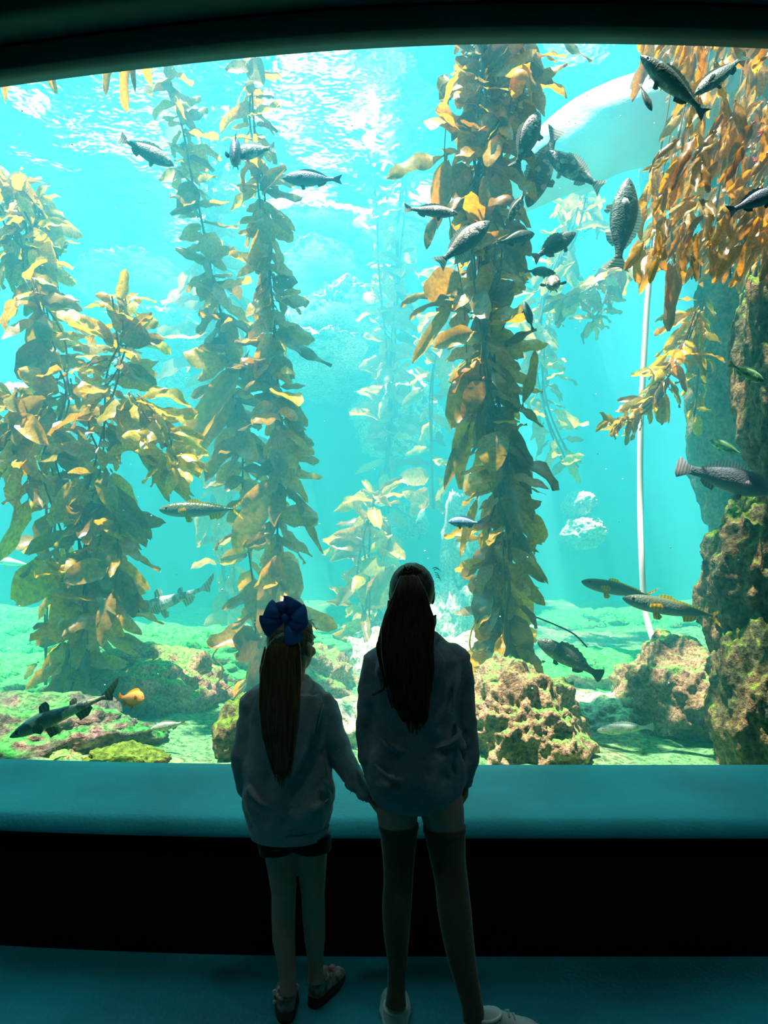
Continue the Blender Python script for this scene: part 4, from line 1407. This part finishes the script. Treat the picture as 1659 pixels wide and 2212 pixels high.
def build_shoe(parent, heel, ang, ln, m_up, m_sole, h=0.07, label=None, collar=0.045, width=0.037, m_strap=None, patches=None):
    """heel point on the ground, ang = heading in degrees from +X"""
    d = Vector((cos(R(ang)), sin(R(ang)), 0))
    s = Vector((-d.y, d.x, 0))
    base = heel

    def L(x, y, z):
        return base + d * x + s * y + Vector((0, 0, z))
    bm = bmesh.new()
    w_ = width
    secs = [(0.0, .55, h), (.02, .80, h + .012), (.05, .86, h + .008), (.09, .88, h * .95), (.13, .98, h * .72), (.17, 1.05, h * .58), (.20, .92, h * .48), (ln, .40, h * .30)]
    rings = []
    for x, ww, hh in secs:
        x = x * ln / .22 if x < ln else ln
        ring = []
        for k in range(14):
            a = pi * k / 13
            ring.append(bm.verts.new(L(x, cos(a) * w_ * ww, .018 + (hh - .018) * abs(math.sin(a)) ** 0.75)))
        rings.append(ring)
    for i in range(len(rings) - 1):
        for k in range(13):
            bm.faces.new((rings[i][k], rings[i][k + 1], rings[i + 1][k + 1], rings[i + 1][k]))
        bm.faces.new((rings[i][13], rings[i][0], rings[i + 1][0], rings[i + 1][13]))
    bm.faces.new(rings[0][::-1])
    bm.faces.new(rings[-1])
    up = from_bm('shoe', bm, m_up, parent)
    if label:
        up['label'] = label
    md = up.modifiers.new('sub', 'SUBSURF')
    md.levels = md.render_levels = 2
    # sole
    bm = bmesh.new()
    outl = []
    for k in range(28):
        a = 2 * pi * k / 28
        x = ln / 2 + cos(a) * (ln / 2 + .008)
        t = x / ln
        ww = w_ * (1.05 if t > .45 else .92) * abs(sin(a)) ** 0.6
        outl.append((x, math.copysign(ww, sin(a))))
    lo = [bm.verts.new(L(x, y, 0.0)) for x, y in outl]
    mi = [bm.verts.new(L(x * 1.0, y * 1.08, 0.010)) for x, y in outl]
    hi = [bm.verts.new(L(x, y * 1.02, 0.026)) for x, y in outl]
    for k in range(28):
        j = (k + 1) % 28
        bm.faces.new((lo[k], lo[j], mi[j], mi[k]))
        bm.faces.new((mi[k], mi[j], hi[j], hi[k]))
    bm.faces.new(lo[::-1])
    bm.faces.new(hi)
    from_bm('sole', bm, m_sole, up)
    bm = bmesh.new()
    for i in range(4):
        x = ln * (.50 + .08 * i)
        z = h * (.86 - .12 * i)
        tube(bm, [L(x, -.018, z - .004), L(x + .003, 0, z + .007), L(x, .018, z - .004)], [.003] * 3, 6)
    from_bm('laces', bm, m_strap or m_sole, up)
    bm = bmesh.new()
    pts = [L(ln * .20 + cos(2 * pi * k / 16) * ln * .19, sin(2 * pi * k / 16) * w_ * .80, h * .86 + .004 * cos(2 * pi * k / 16)) for k in range(17)]
    tube(bm, pts, [.006] * 17, 8)
    from_bm('collar', bm, m_up, up)
    if patches:
        for (x, y, z, r) in patches:
            bm = bmesh.new()
            ball(bm, L(x, y, z), r, 2, (1, .5, .9))
            from_bm('patch', bm, M_silver, up)
    return up


# ============================================================ taller girl
YT = 2.5


def Q(px, py, dy=0.0):
    return P(px, py, YT + dy)


def q_(n):
    return S(n, YT)


gt = thing('person', Q(905, 2192) - Vector((0, 0, Q(905, 2192).z)), 'taller girl with very long dark hair and a slate hoodie, seen from behind', 'person')


def adopt(o, parent):
    o.parent = parent
    if parent.type == 'EMPTY':
        o.matrix_parent_inverse = Matrix.Translation(-parent.location)


def part(name, bm, m, parent):
    o = from_bm(name, bm, m)
    adopt(o, parent)
    return o


bm = bmesh.new()
hc = Q(890, 1283, 0.02)
Lt, rt, kt = head(bm, hc, Vector((0.06, 1, 0.22)), Vector((0, -0.22, 1)), 0.182)
tube(bm, [Q(891, 1318, 0.0), Q(893, 1350, -0.01), Q(895, 1385, -0.015), Q(896, 1410, -0.01)], [q_(27), q_(25), q_(30), q_(52)], 16)
tube(bm, [Q(896, 1400, 0), Q(896, 1430, 0), Q(898, 1500, 0.005), Q(900, 1590, 0), Q(902, 1650, -0.005), Q(902, 1700, -0.005), Q(904, 1745, 0)],
     [(.045, q_(60)), (.065, q_(80)), (.075, q_(72)), (.066, q_(58)), (.080, q_(72)), (.088, q_(82)), (.070, q_(84))], 20)
# legs
tube(bm, [Q(862, 1700), Q(858, 1750), Q(860, 1800), Q(861, 1850), Q(860, 1905, .005), Q(857, 1960, -.005), Q(857, 2020, -.005), Q(858, 2075), Q(856, 2130), Q(855, 2172)],
     [q_(46), q_(45), q_(38), q_(32), q_(29), q_(29), q_(25), q_(19), q_(17), q_(20)], 18)
tube(bm, [Q(948, 1700), Q(955, 1750), Q(962, 1800), Q(967, 1850), Q(975, 1905, -.01), Q(982, 1970, -.03), Q(992, 2040, -.05), Q(1006, 2110, -.06), Q(1019, 2165, -.07), Q(1024, 2205, -.07)],
     [q_(47), q_(47), q_(41), q_(36), q_(33), q_(33), q_(29), q_(24), q_(20), q_(22)], 18)
# feet inside the shoes
tube(bm, [Q(855, 2168), Q(855, 2178, .06), Q(855, 2178, .14)], [q_(18), q_(16), q_(12)], 12)
tube(bm, [Q(1024, 2200, -.07), Q(1050, 2205, -.06), Q(1090, 2205, -.04)], [q_(18), q_(16), q_(12)], 12)
# arms
tube(bm, [Q(820, 1415), Q(803, 1440), Q(796, 1500), Q(792, 1560), Q(792, 1610), Q(797, 1650), Q(806, 1684)], [q_(20), q_(19), q_(18), q_(16), q_(15), q_(13), q_(11)], 14)
tube(bm, [Q(982, 1415), Q(1002, 1440), Q(1008, 1500), Q(1012, 1560), Q(1014, 1610), Q(1011, 1650, .01), Q(1007, 1680, .02)], [q_(20), q_(19), q_(18), q_(16), q_(15), q_(13), q_(11)], 14)
hand(bm, Q(806, 1682), Vector((0.22, 0.0, -1)), Vector((0.2, 1, 0)), Vector((-1, 0.1, -0.2)), 0.90, curl=0.75)
hand(bm, Q(1007, 1678, .02), Vector((-0.12, 0.1, -1)), Vector((-0.3, 1, 0)), Vector((1, 0.2, 0)), 0.90, curl=0.45)
body = voxel(part('body', bm, M_skin, gt), 0.0042, 3)
face_parts(body, Lt, rt, kt)

# hoodie
bm = bmesh.new()
tube(bm, [Q(897, 1366, -.005), Q(898, 1385), Q(899, 1402), Q(900, 1425), Q(901, 1470), Q(901, 1530, .0), Q(901, 1590), Q(901, 1640), Q(902, 1680), Q(903, 1712), Q(906, 1736)],
     [(.055, q_(36)), (.066, q_(66)), (.080, q_(92)), (.092, q_(104)), (.102, q_(100)), (.102, q_(97)), (.104, q_(100)), (.112, q_(108)), (.115, q_(107)), (.106, q_(98)), (.094, q_(80))], 28)
tube(bm, [Q(835, 1412), Q(810, 1430), Q(799, 1480), Q(795, 1540), Q(794, 1590), Q(797, 1635), Q(805, 1668), Q(808, 1684)], [q_(24), q_(29), q_(27), q_(25), q_(24), q_(23), q_(17), q_(15)], 18)
tube(bm, [Q(966, 1408), Q(990, 1426), Q(1000, 1480), Q(1004, 1540), Q(1007, 1590), Q(1008, 1635), Q(1006, 1668), Q(1005, 1690, .01)], [q_(26), q_(30), q_(28), q_(26), q_(25), q_(23), q_(18), q_(14)], 18)
# fold ridges: sleeve bunching, waist blouson and shoulder creases
for a in ([(812, 1585, -.080), (840, 1612, -.098), (880, 1628, -.106)],
          [(1000, 1575, -.075), (975, 1605, -.098), (940, 1618, -.104)],
          [(805, 1650, -.090), (835, 1676, -.110), (870, 1688, -.115)],
          [(812, 1690, -.09), (830, 1700, -.10), (880, 1712, -.11)],
          [(985, 1560, -.07), (1000, 1620, -.09), (1008, 1668, -.085)],
          [(815, 1430, -.05), (822, 1470, -.085), (830, 1520, -.095)],
          [(990, 1440, -.05), (985, 1490, -.085), (975, 1545, -.10)]):
    lock(bm, [Q(x, y, d) for x, y, d in a], .010, seg=8)
hood_t = voxel(part('hoodie', bm, M_hood_t, gt), 0.0055, 3, 0.030, 0.09)
bm = bmesh.new()
tube(bm, [Q(855, 1372, -.03), Q(862, 1364, .03), Q(895, 1358, .06), Q(930, 1364, .03), Q(938, 1374, -.03), Q(920, 1400, -.085), Q(895, 1415, -.10), Q(870, 1400, -.085), Q(855, 1372, -.03)], [q_(13)] * 9, 12)
ball(bm, Q(897, 1440, -.098), 1.0, 3, (q_(62), .030, q_(60)))
h2 = voxel(part('hood', bm, M_hood_t, gt), 0.0055, 4, 0.012, 0.05)
bm = bmesh.new()
tube(bm, [Q(801, 1668), Q(806, 1680), Q(809, 1690)], [q_(17), q_(17), q_(15)], 16, cap=False)
part('cuff', bm, M_hood_t, gt)
bm = bmesh.new()
tube(bm, [Q(1006, 1672, .01), Q(1005, 1684, .012), Q(1004, 1695, .015)], [q_(18), q_(17), q_(15)], 16, cap=False)
part('cuff', bm, M_hood_t, gt)
# added leg sheaths that carry the darker tone of the lower legs
for pts, rr in ((((861, 1783, 0), (861, 1850, 0), (860, 1905, .005), (857, 1960, -.005), (857, 2020, -.005), (858, 2075, 0), (856, 2130, 0), (855, 2170, 0)), (42, 34, 31, 31, 27, 21, 19, 22)),
                (((960, 1788, 0), (967, 1850, 0), (975, 1905, -.01), (982, 1970, -.03), (992, 2040, -.05), (1006, 2110, -.06), (1019, 2165, -.07), (1024, 2200, -.07)), (45, 38, 35, 35, 31, 26, 22, 23))):
    bm = bmesh.new()
    c = catmull([(*p, r) for p, r in zip(pts, rr)], 5)
    tube(bm, [Q(a, b, d) for a, b, d, r in c], [q_(r) for a, b, d, r in c], 22, cap=False)
    o = part('leg_sheath', bm, M_leg_sheath, gt)
    o['label'] = 'added dark olive sheath for the darker lower leg'
    bm = bmesh.new()
    tube(bm, [Q(pts[0][0], pts[0][1] - 3, 0), Q(pts[0][0], pts[0][1] + 6, 0)], [q_(rr[0] + .8)] * 2, 22, cap=False)
    from_bm('leg_sheath_rim', bm, M_leg_sheath, o)


def ground(px, Y):
    return Vector(((px - 829.5) / F * Y * 1.0, Y, 0))


def shoe_at(parent, px, Y, *a, **k):
    o = build_shoe(parent, ground(px, Y), *a, **k)
    if parent.type == 'EMPTY':
        o.matrix_parent_inverse = Matrix.Translation(-parent.location)
    return o


shoe_at(gt, 854, 2.475, 90, 0.225, M_shoe_w, M_sole_w, 0.078, 'white sneaker', width=0.046)
shoe_at(gt, 1018, 2.43, 12, 0.215, M_shoe_w, M_sole_w, 0.100, 'white sneaker', width=0.046)

# hair
bm = bmesh.new()
hair_cap(bm, Lt, rt, kt, (0, -0.8, 0.30), puff=1.05)
r = random.Random(3)
tie = Q(881, 1232, -.082)
# crown swirl pulled to the tie
for i in range(46):
    a = 2 * pi * i / 46
    p0 = Vector((cos(a) * .9, -0.25, sin(a) * .9 + .05))
    L0 = Lt(p0.x * .078, p0.y * .10, p0.z * .088 + .02)
    mid = (L0 + tie) / 2 + (tie - hc).normalized() * .012
    lock(bm, [L0, mid, tie], q_(3.2), seg=5)
# long mass
core = [(884, 1245, -.085, 12, .020), (886, 1275, -.100, 27, .026), (884, 1310, -.105, 38, .028), (884, 1350, -.110, 52, .030), (880, 1400, -.125, 50, .028), (884, 1450, -.135, 48, .024),
        (888, 1490, -.138, 41, .020), (892, 1530, -.142, 34, .013), (896, 1556, -.140, 24, .006)]
c = catmull(core, 4)
tube(bm, [Q(a, b, d) for a, b, d, w_, t_ in c], [(t_, q_(w_)) for a, b, d, w_, t_ in c], 22)
for i in range(120):
    u = r.uniform(-1, 1)
    v = abs(r.gauss(0, .6))
    ph = r.uniform(0, 6)
    ends = r.uniform(1520, 1600) - abs(u) * 28
    pts = []
    for (a, b, d, w_, t_) in core:
        if b > ends:
            break
        pts.append(Q(a + u * (w_ + 3) + 3 * math.sin(b * .03 + ph), b, d - t_ * math.sqrt(max(0, 1 - u * u)) - .002 * v))
    pts.append(Q(core[min(len(pts), 8)][0] + u * core[min(len(pts), 8)][3] * 0.8 + 4 * math.sin(ph), ends, core[min(len(pts), 8)][2] - .016))
    lock(bm, pts, q_(r.uniform(2.0, 4.2)), seg=5)
for pts in ([(842, 1300, -.05), (838, 1335, -.07), (824, 1375, -.09), (816, 1400, -.105), (822, 1430, -.11), (838, 1470, -.12)],
            [(838, 1320, -.05), (826, 1360, -.09), (818, 1385, -.10), (820, 1425, -.11), (832, 1480, -.125), (818, 1495, -.125), (802, 1500, -.12)],
            [(845, 1330, -.06), (832, 1370, -.09), (830, 1420, -.12), (836, 1490, -.13), (850, 1530, -.135)],
            [(940, 1330, -.03), (938, 1345, -.05), (934, 1375, -.07), (933, 1410, -.09), (930, 1470, -.12)],
            [(925, 1340, -.06), (932, 1352, -.07), (933, 1366, -.08), (931, 1380, -.09)]):
    for j in range(5):
        lock(bm, [Q(a + r.uniform(-3, 3), b + r.uniform(-3, 3), d) for a, b, d in pts], q_(r.uniform(1.2, 2.6)), seg=5)
for i in range(5):     # flyaways
    a = r.uniform(0.2, 0.6)
    p = Vector((hc.x + cos(a) * q_(52), hc.y - .02, hc.z + q_(25) + sin(a) * q_(56)))
    o = Vector((cos(a) * r.uniform(.3, 1), 0, sin(a) * .6 - r.uniform(0, .8))).normalized()
    lock(bm, [p, p + o * q_(8) + Vector((0, 0, q_(2))), p + o * q_(r.uniform(10, 20)) + Vector((0, 0, -q_(r.uniform(2, 14))))], q_(0.7), seg=4)
hair_t = part('hair', bm, M_hair_d, gt)
bm = bmesh.new()
pts = [tie + Vector((cos(2 * pi * k / 14) * q_(9), -.008, sin(2 * pi * k / 14) * q_(6))) for k in range(15)]
tube(bm, pts, [q_(2.6)] * 15, 8)
tube(bm, [tie + Vector((-q_(8), -.016, q_(9))), tie + Vector((0, -.022, 0)), tie + Vector((q_(8), -.016, q_(10)))], [q_(1.5), q_(3), q_(1.5)], 8)
o = from_bm('hair_tie', bm, simple('black_elastic', (0.01, 0.012, 0.014), 0.5, 0.5), hair_t)

# ============================================================ smaller girl
YS = 2.57


def Q(px, py, dy=0.0):
    return P(px, py, YS + dy)


def q_(n):
    return S(n, YS)


gs = thing('person', Q(650, 2160) - Vector((0, 0, Q(650, 2160).z)), 'smaller girl with a navy hair bow, long ponytail, pale hoodie and black shorts', 'person')
bm = bmesh.new()
hc = Q(634, 1393, 0.01)
fs = Vector((0.62, 1, 0.05))
Ls, rs, ks = head(bm, hc, fs, Vector((0, -0.05, 1)), 0.188)
tube(bm, [Q(640, 1425, 0.0), Q(636, 1450, -.01), Q(632, 1478, -.012), Q(630, 1500, -.01)], [q_(24), q_(23), q_(27), q_(45)], 16)
tube(bm, [Q(628, 1495), Q(626, 1520), Q(625, 1580), Q(626, 1650), Q(628, 1710), Q(628, 1770), Q(632, 1815)],
     [(.040, q_(52)), (.060, q_(72)), (.068, q_(66)), (.066, q_(58)), (.072, q_(62)), (.080, q_(70)), (.07, q_(66))], 20)
tube(bm, [Q(604, 1780), Q(606, 1830), Q(610, 1880), Q(613, 1930), Q(612, 1985, .005), Q(613, 2030), Q(618, 2075), Q(622, 2120), Q(624, 2146)],
     [q_(40), q_(36), q_(31), q_(26), q_(25), q_(24), q_(20), q_(18), q_(19)], 18)
tube(bm, [Q(668, 1780), Q(672, 1830), Q(674, 1880), Q(676, 1930), Q(678, 1985, .02), Q(680, 2030, .03), Q(681, 2065, .04), Q(682, 2095, .05), Q(682, 2120, .05)],
     [q_(38), q_(36), q_(30), q_(25), q_(24), q_(22), q_(18), q_(16), q_(18)], 18)
tube(bm, [Q(624, 2146), Q(624, 2150, .06), Q(624, 2152, .12)], [q_(18), q_(15), q_(12)], 12)
tube(bm, [Q(683, 2110, .06), Q(694, 2105, .12), Q(704, 2095, .17)], [q_(16), q_(14), q_(11)], 12)
# left arm, hand toward the pocket
tube(bm, [Q(556, 1512), Q(543, 1530), Q(533, 1590), Q(526, 1640), Q(530, 1690, .05), Q(545, 1730, .09)], [q_(16), q_(16), q_(15), q_(14), q_(13), q_(11)], 14)
hand(bm, Q(545, 1730, .09), Vector((0.5, 0.3, -0.8)), Vector((0.2, 1, 0.3)), Vector((-1, 0.2, -0.4)), 0.82, curl=0.5)
# right arm out to the taller girl's hand
tube(bm, [Q(698, 1512), Q(708, 1530), Q(725, 1590), Q(745, 1645), Q(768, 1685, -.03), Q(790, 1715, -.05), Q(800, 1727, -.055)], [q_(16), q_(16), q_(16), q_(15), q_(13), q_(12), q_(11)], 14)
hand(bm, Q(798, 1724, -.055), Vector((0.55, 0.0, -0.75)), Vector((-0.3, 1, 0)), Vector((-0.8, -0.1, -0.6)), 0.82, curl=0.9)
body = voxel(part('body', bm, M_skin, gs), 0.0042, 3)
face_parts(body, Ls, rs, ks)
# hoodie
bm = bmesh.new()
tube(bm, [Q(634, 1462, -.005), Q(632, 1478), Q(630, 1494), Q(628, 1520), Q(622, 1570), Q(618, 1630), Q(620, 1690), Q(624, 1735), Q(624, 1765), Q(624, 1786), Q(624, 1802)],
     [(.045, q_(34)), (.058, q_(62)), (.072, q_(84)), (.084, q_(92)), (.094, q_(90)), (.100, q_(90)), (.108, q_(96)), (.112, q_(100)), (.108, q_(92)), (.098, q_(84)), (.094, q_(78))], 28)
tube(bm, [Q(556, 1502), Q(544, 1518), Q(534, 1575), Q(526, 1625), Q(524, 1665, .02), Q(532, 1705, .05), Q(542, 1728, .07)], [q_(20), q_(25), q_(24), q_(24), q_(23), q_(20), q_(15)], 18)
tube(bm, [Q(694, 1504), Q(705, 1524), Q(720, 1580), Q(738, 1632), Q(758, 1672, -.02), Q(782, 1706, -.045), Q(797, 1722, -.055)], [q_(22), q_(27), q_(27), q_(26), q_(24), q_(21), q_(17)], 18)
for a in ([(560, 1520, -.07), (575, 1580, -.095), (590, 1640, -.105), (600, 1690, -.11)],
          [(540, 1545, -.04), (545, 1600, -.06), (540, 1650, -.055), (530, 1680, -.03)],
          [(535, 1700, -.075), (560, 1732, -.10), (590, 1748, -.108)],
          [(670, 1750, -.10), (700, 1735, -.085), (718, 1715, -.06)],
          [(690, 1680, -.085), (715, 1700, -.07), (722, 1730, -.05)],
          [(700, 1640, -.07), (712, 1680, -.065), (724, 1712, -.04)],
          [(744, 1690, -.05), (752, 1702, -.055), (757, 1716, -.05)],
          [(768, 1712, -.06), (776, 1724, -.07), (783, 1732, -.07)],
          [(700, 1515, -.05), (690, 1550, -.085), (672, 1620, -.10)]):
    lock(bm, [Q(x, y, d) for x, y, d in a], .010, seg=8)
voxel(part('hoodie', bm, M_hood_s, gs), 0.0055, 3, 0.028, 0.085)
bm = bmesh.new()
tube(bm, [Q(596, 1480, -.03), Q(600, 1468, .02), Q(634, 1462, .05), Q(664, 1468, .02), Q(672, 1480, -.03), Q(655, 1508, -.075), Q(630, 1522, -.09), Q(608, 1508, -.075), Q(596, 1480, -.03)], [q_(11)] * 9, 12)
tube(bm, [Q(582, 1495, -.06), Q(585, 1550, -.092), Q(594, 1610, -.108), Q(606, 1668, -.114), Q(622, 1690, -.114), Q(645, 1650, -.11), Q(668, 1590, -.105), Q(684, 1530, -.09), Q(688, 1500, -.06)], [q_(8)] * 9, 10)
tube(bm, [Q(634, 1500, -.085), Q(632, 1550, -.098), Q(626, 1610, -.106), Q(618, 1672, -.112)], [(.018, q_(48)), (.018, q_(44)), (.016, q_(30)), (.010, q_(10))], 16)
voxel(part('hood', bm, M_hood_s, gs), 0.0055, 4, 0.012, 0.05)
bm = bmesh.new()
c = [(624, 1784, .101, 86), (624, 1790, .100, 84), (624, 1806, .098, 80)]
tube(bm, [Q(a, b) for a, b, d, w_ in c], [(d, q_(w_)) for a, b, d, w_ in c], 36, cap=False)
part('waistband', bm, M_hood_s, gs)
# shorts
bm = bmesh.new()
tube(bm, [Q(630, 1780), Q(630, 1800), Q(632, 1815)], [(.080, q_(70)), (.084, q_(76)), (.083, q_(75))], 24)
tube(bm, [Q(600, 1800), Q(600, 1820), Q(602, 1838)], [q_(44), q_(43), q_(41)], 18)
tube(bm, [Q(674, 1800), Q(674, 1820), Q(674, 1836)], [q_(42), q_(41), q_(40)], 18)
voxel(part('shorts', bm, M_short, gs), 0.005, 3, 0.008, 0.05)
shoe_at(gs, 624, 2.545, 96, 0.195, M_shoe_s, M_sole_d, 0.085, 'sparkly silver and tan shoe', patches=((.085, .036, .05, .012), (.12, -.034, .045, .011), (.03, .036, .05, .008)))
shoe_at(gs, 681, 2.63, 68, 0.200, M_shoe_s, M_sole_d, 0.085, 'sparkly silver and tan shoe', patches=((.15, -.020, .052, .014), (.17, .012, .045, .012), (.12, -.034, .055, .012), (.14, .030, .045, .010)), m_strap=M_pinkp)

# hair
bm = bmesh.new()
hair_cap(bm, Ls, rs, ks, (-0.45, -0.75, 0.35), puff=1.02, cut=0.22)
r = random.Random(5)
tie = Q(618, 1368, -.088)
for i in range(46):
    a = 2 * pi * i / 46
    p0 = Vector((cos(a) * .92, -0.10, sin(a) * .92 + .05))
    L0 = Ls(p0.x * .078, p0.y * .10, p0.z * .088 + .02)
    mid = (L0 + tie) / 2 + (tie - hc).normalized() * .020
    lock(bm, [L0, mid, tie], q_(3.0), seg=5)
core = [(620, 1372, -.088, 14, .014), (614, 1395, -.112, 28, .020), (609, 1430, -.118, 35, .022), (606, 1470, -.118, 38, .022), (604, 1520, -.122, 38, .022), (602, 1560, -.126, 33, .020),
        (603, 1600, -.130, 29, .016), (605, 1640, -.132, 23, .010), (607, 1672, -.132, 15, .005)]
c = catmull(core, 4)
tube(bm, [Q(a, b, d) for a, b, d, w_, t_ in c], [(t_, q_(w_)) for a, b, d, w_, t_ in c], 22)
for i in range(110):
    u = r.uniform(-1, 1)
    ph = r.uniform(0, 6)
    ends = r.uniform(1620, 1712) - abs(u) * 30
    pts = []
    for (a, b, d, w_, t_) in core:
        if b > ends:
            break
        pts.append(Q(a + u * (w_ + 3) + 2.5 * math.sin(b * .03 + ph), b, d - t_ * math.sqrt(max(0, 1 - u * u)) - .002))
    e = core[min(len(pts), 8)]
    pts.append(Q(e[0] + u * e[3] * 0.8 + 4 * math.sin(ph), ends, e[2] - .012))
    lock(bm, pts, q_(r.uniform(1.8, 3.8)), seg=5)
for pts in ([(575, 1400, -.03), (566, 1440, -.07), (566, 1480, -.10), (568, 1520, -.115)], [(640, 1400, -.08), (645, 1440, -.09), (640, 1480, -.10), (632, 1540, -.12)]):
    for j in range(7):
        lock(bm, [Q(a + r.uniform(-4, 4), b + r.uniform(-3, 3), d) for a, b, d in pts], q_(r.uniform(1.2, 2.4)), seg=5)
for i in range(5):
    a = r.uniform(0.3, 1.0)
    p = Vector((hc.x + cos(a) * q_(52), hc.y - .02, hc.z + q_(15) + sin(a) * q_(52)))
    o = Vector((cos(a) * r.uniform(.3, 1), 0, sin(a) * .6 - r.uniform(0, .8))).normalized()
    lock(bm, [p, p + o * q_(6), p + o * q_(r.uniform(8, 14)) + Vector((0, 0, -q_(r.uniform(2, 10))))], q_(0.7), seg=4)
part('hair', bm, M_hair_b, gs)

# bow
bow_c = Q(617, 1333, -.120)
bow = bpy.data.objects.new('hair_bow', None)
COL.objects.link(bow)
adopt(bow, gs)
bow['label'] = 'large navy satin hair bow'


def bow_loop(ang, ln, wd, m, lift=0.012, open_=0.022):
    """a folded ribbon loop from the knot out along ang (degrees in the picture plane)"""
    d = Vector((cos(R(ang)), 0, sin(R(ang))))
    s = Vector((-d.z, 0, d.x))
    nn = Vector((0, -1, 0))
    bm = bmesh.new()
    nl, nw = 12, 7
    rows = []
    for i in range(2 * nl + 1):
        t = i / nl
        a = t if t <= 1 else 2 - t
        side = 1 if t <= 1 else -1
        row = []
        for k in range(nw):
            v = k / (nw - 1) * 2 - 1
            ww = wd * (0.14 + 0.86 * a ** 0.8)
            dep = side * open_ * math.sin(pi * min(1, a * 0.96)) * (0.65 + 0.35 * cos(v * 2.5)) + lift * a
            pleat = 0.0035 * math.cos(v * 9) * (1 - a * 0.7)
            row.append(bm.verts.new(bow_c + d * (ln * a * (1 - 0.10 * abs(v) ** 3)) + s * (ww * v) + nn * (dep + pleat)))
        rows.append(row)
    for i in range(2 * nl):
        for k in range(nw - 1):
            bm.faces.new((rows[i][k], rows[i][k + 1], rows[i + 1][k + 1], rows[i + 1][k]))
    bmesh.ops.remove_doubles(bm, verts=bm.verts[:], dist=1e-5)
    o = from_bm('ribbon_loop', bm, m)
    o.parent = bow
    return o


for a, l, w_, m in ((203, 52, 24, M_navy), (155, 44, 22, M_navy_hilite), (62, 42, 24, M_navy), (5, 46, 24, M_navy_hilite), (100, 34, 20, M_navy), (-42, 46, 26, M_navy), (-68, 58, 20, M_navy_hilite)):
    bow_loop(a, q_(l), q_(w_), m)
bm = bmesh.new()
ball(bm, bow_c + Vector((0, -.012, 0)), 1.0, 3, (q_(9), .016, q_(10)))
o = from_bm('knot', bm, M_navy)
o.parent = bow

# ------------------------------------------------------------------ added fill lamps out of view, lifting the bench, floor and girls
M_fill_lamp, nt, out = mat('fill_lamp_face')
em = N(nt, 'ShaderNodeEmission')
em.inputs[0].default_value = (0.75, 0.92, 0.90, 1)
em.inputs[1].default_value = 2.0
nt.links.new(em.outputs[0], out.inputs[0])
M_can = simple('black_fill_lamp_can', (0.03, 0.03, 0.03), 0.5, 0.4)
for i, (x, y, wt) in enumerate(((-2.6, 1.6, 30), (0.0, 1.6, 30), (2.6, 1.6, 30), (-1.5, -2.2, 16), (1.5, -2.2, 16))):
    t = thing('fill_light', (x, y, 4.88), ('added fill lamp under the hall ceiling near the left wall', 'added fill lamp under the middle of the hall ceiling', 'added fill lamp under the hall ceiling near the right wall',
                                        'added fill lamp at the back left of the hall', 'added fill lamp at the back right of the hall')[i], 'lamp')
    bm = bmesh.new()
    tube(bm, [(0, 0, 0), (0, 0, -.16)], [.08, .08], 24, cap=False)
    from_bm('housing', bm, M_can, t)
    bm = bmesh.new()
    tube(bm, [(0, 0, -.10), (0, 0, -.105)], [.074, .074], 24)
    from_bm('fill_face', bm, M_fill_lamp, t)
    ld = bpy.data.lights.new('fill_light', 'SPOT')
    ld.energy = wt
    ld.color = (0.75, 0.92, 0.90)
    ld.spot_size = R(120)
    ld.spot_blend = 1.0
    ld.shadow_soft_size = 0.07
    lo = bpy.data.objects.new('fill_light_beam', ld)
    COL.objects.link(lo)
    lo.parent = t
    lo.location = (0, 0, -.17)
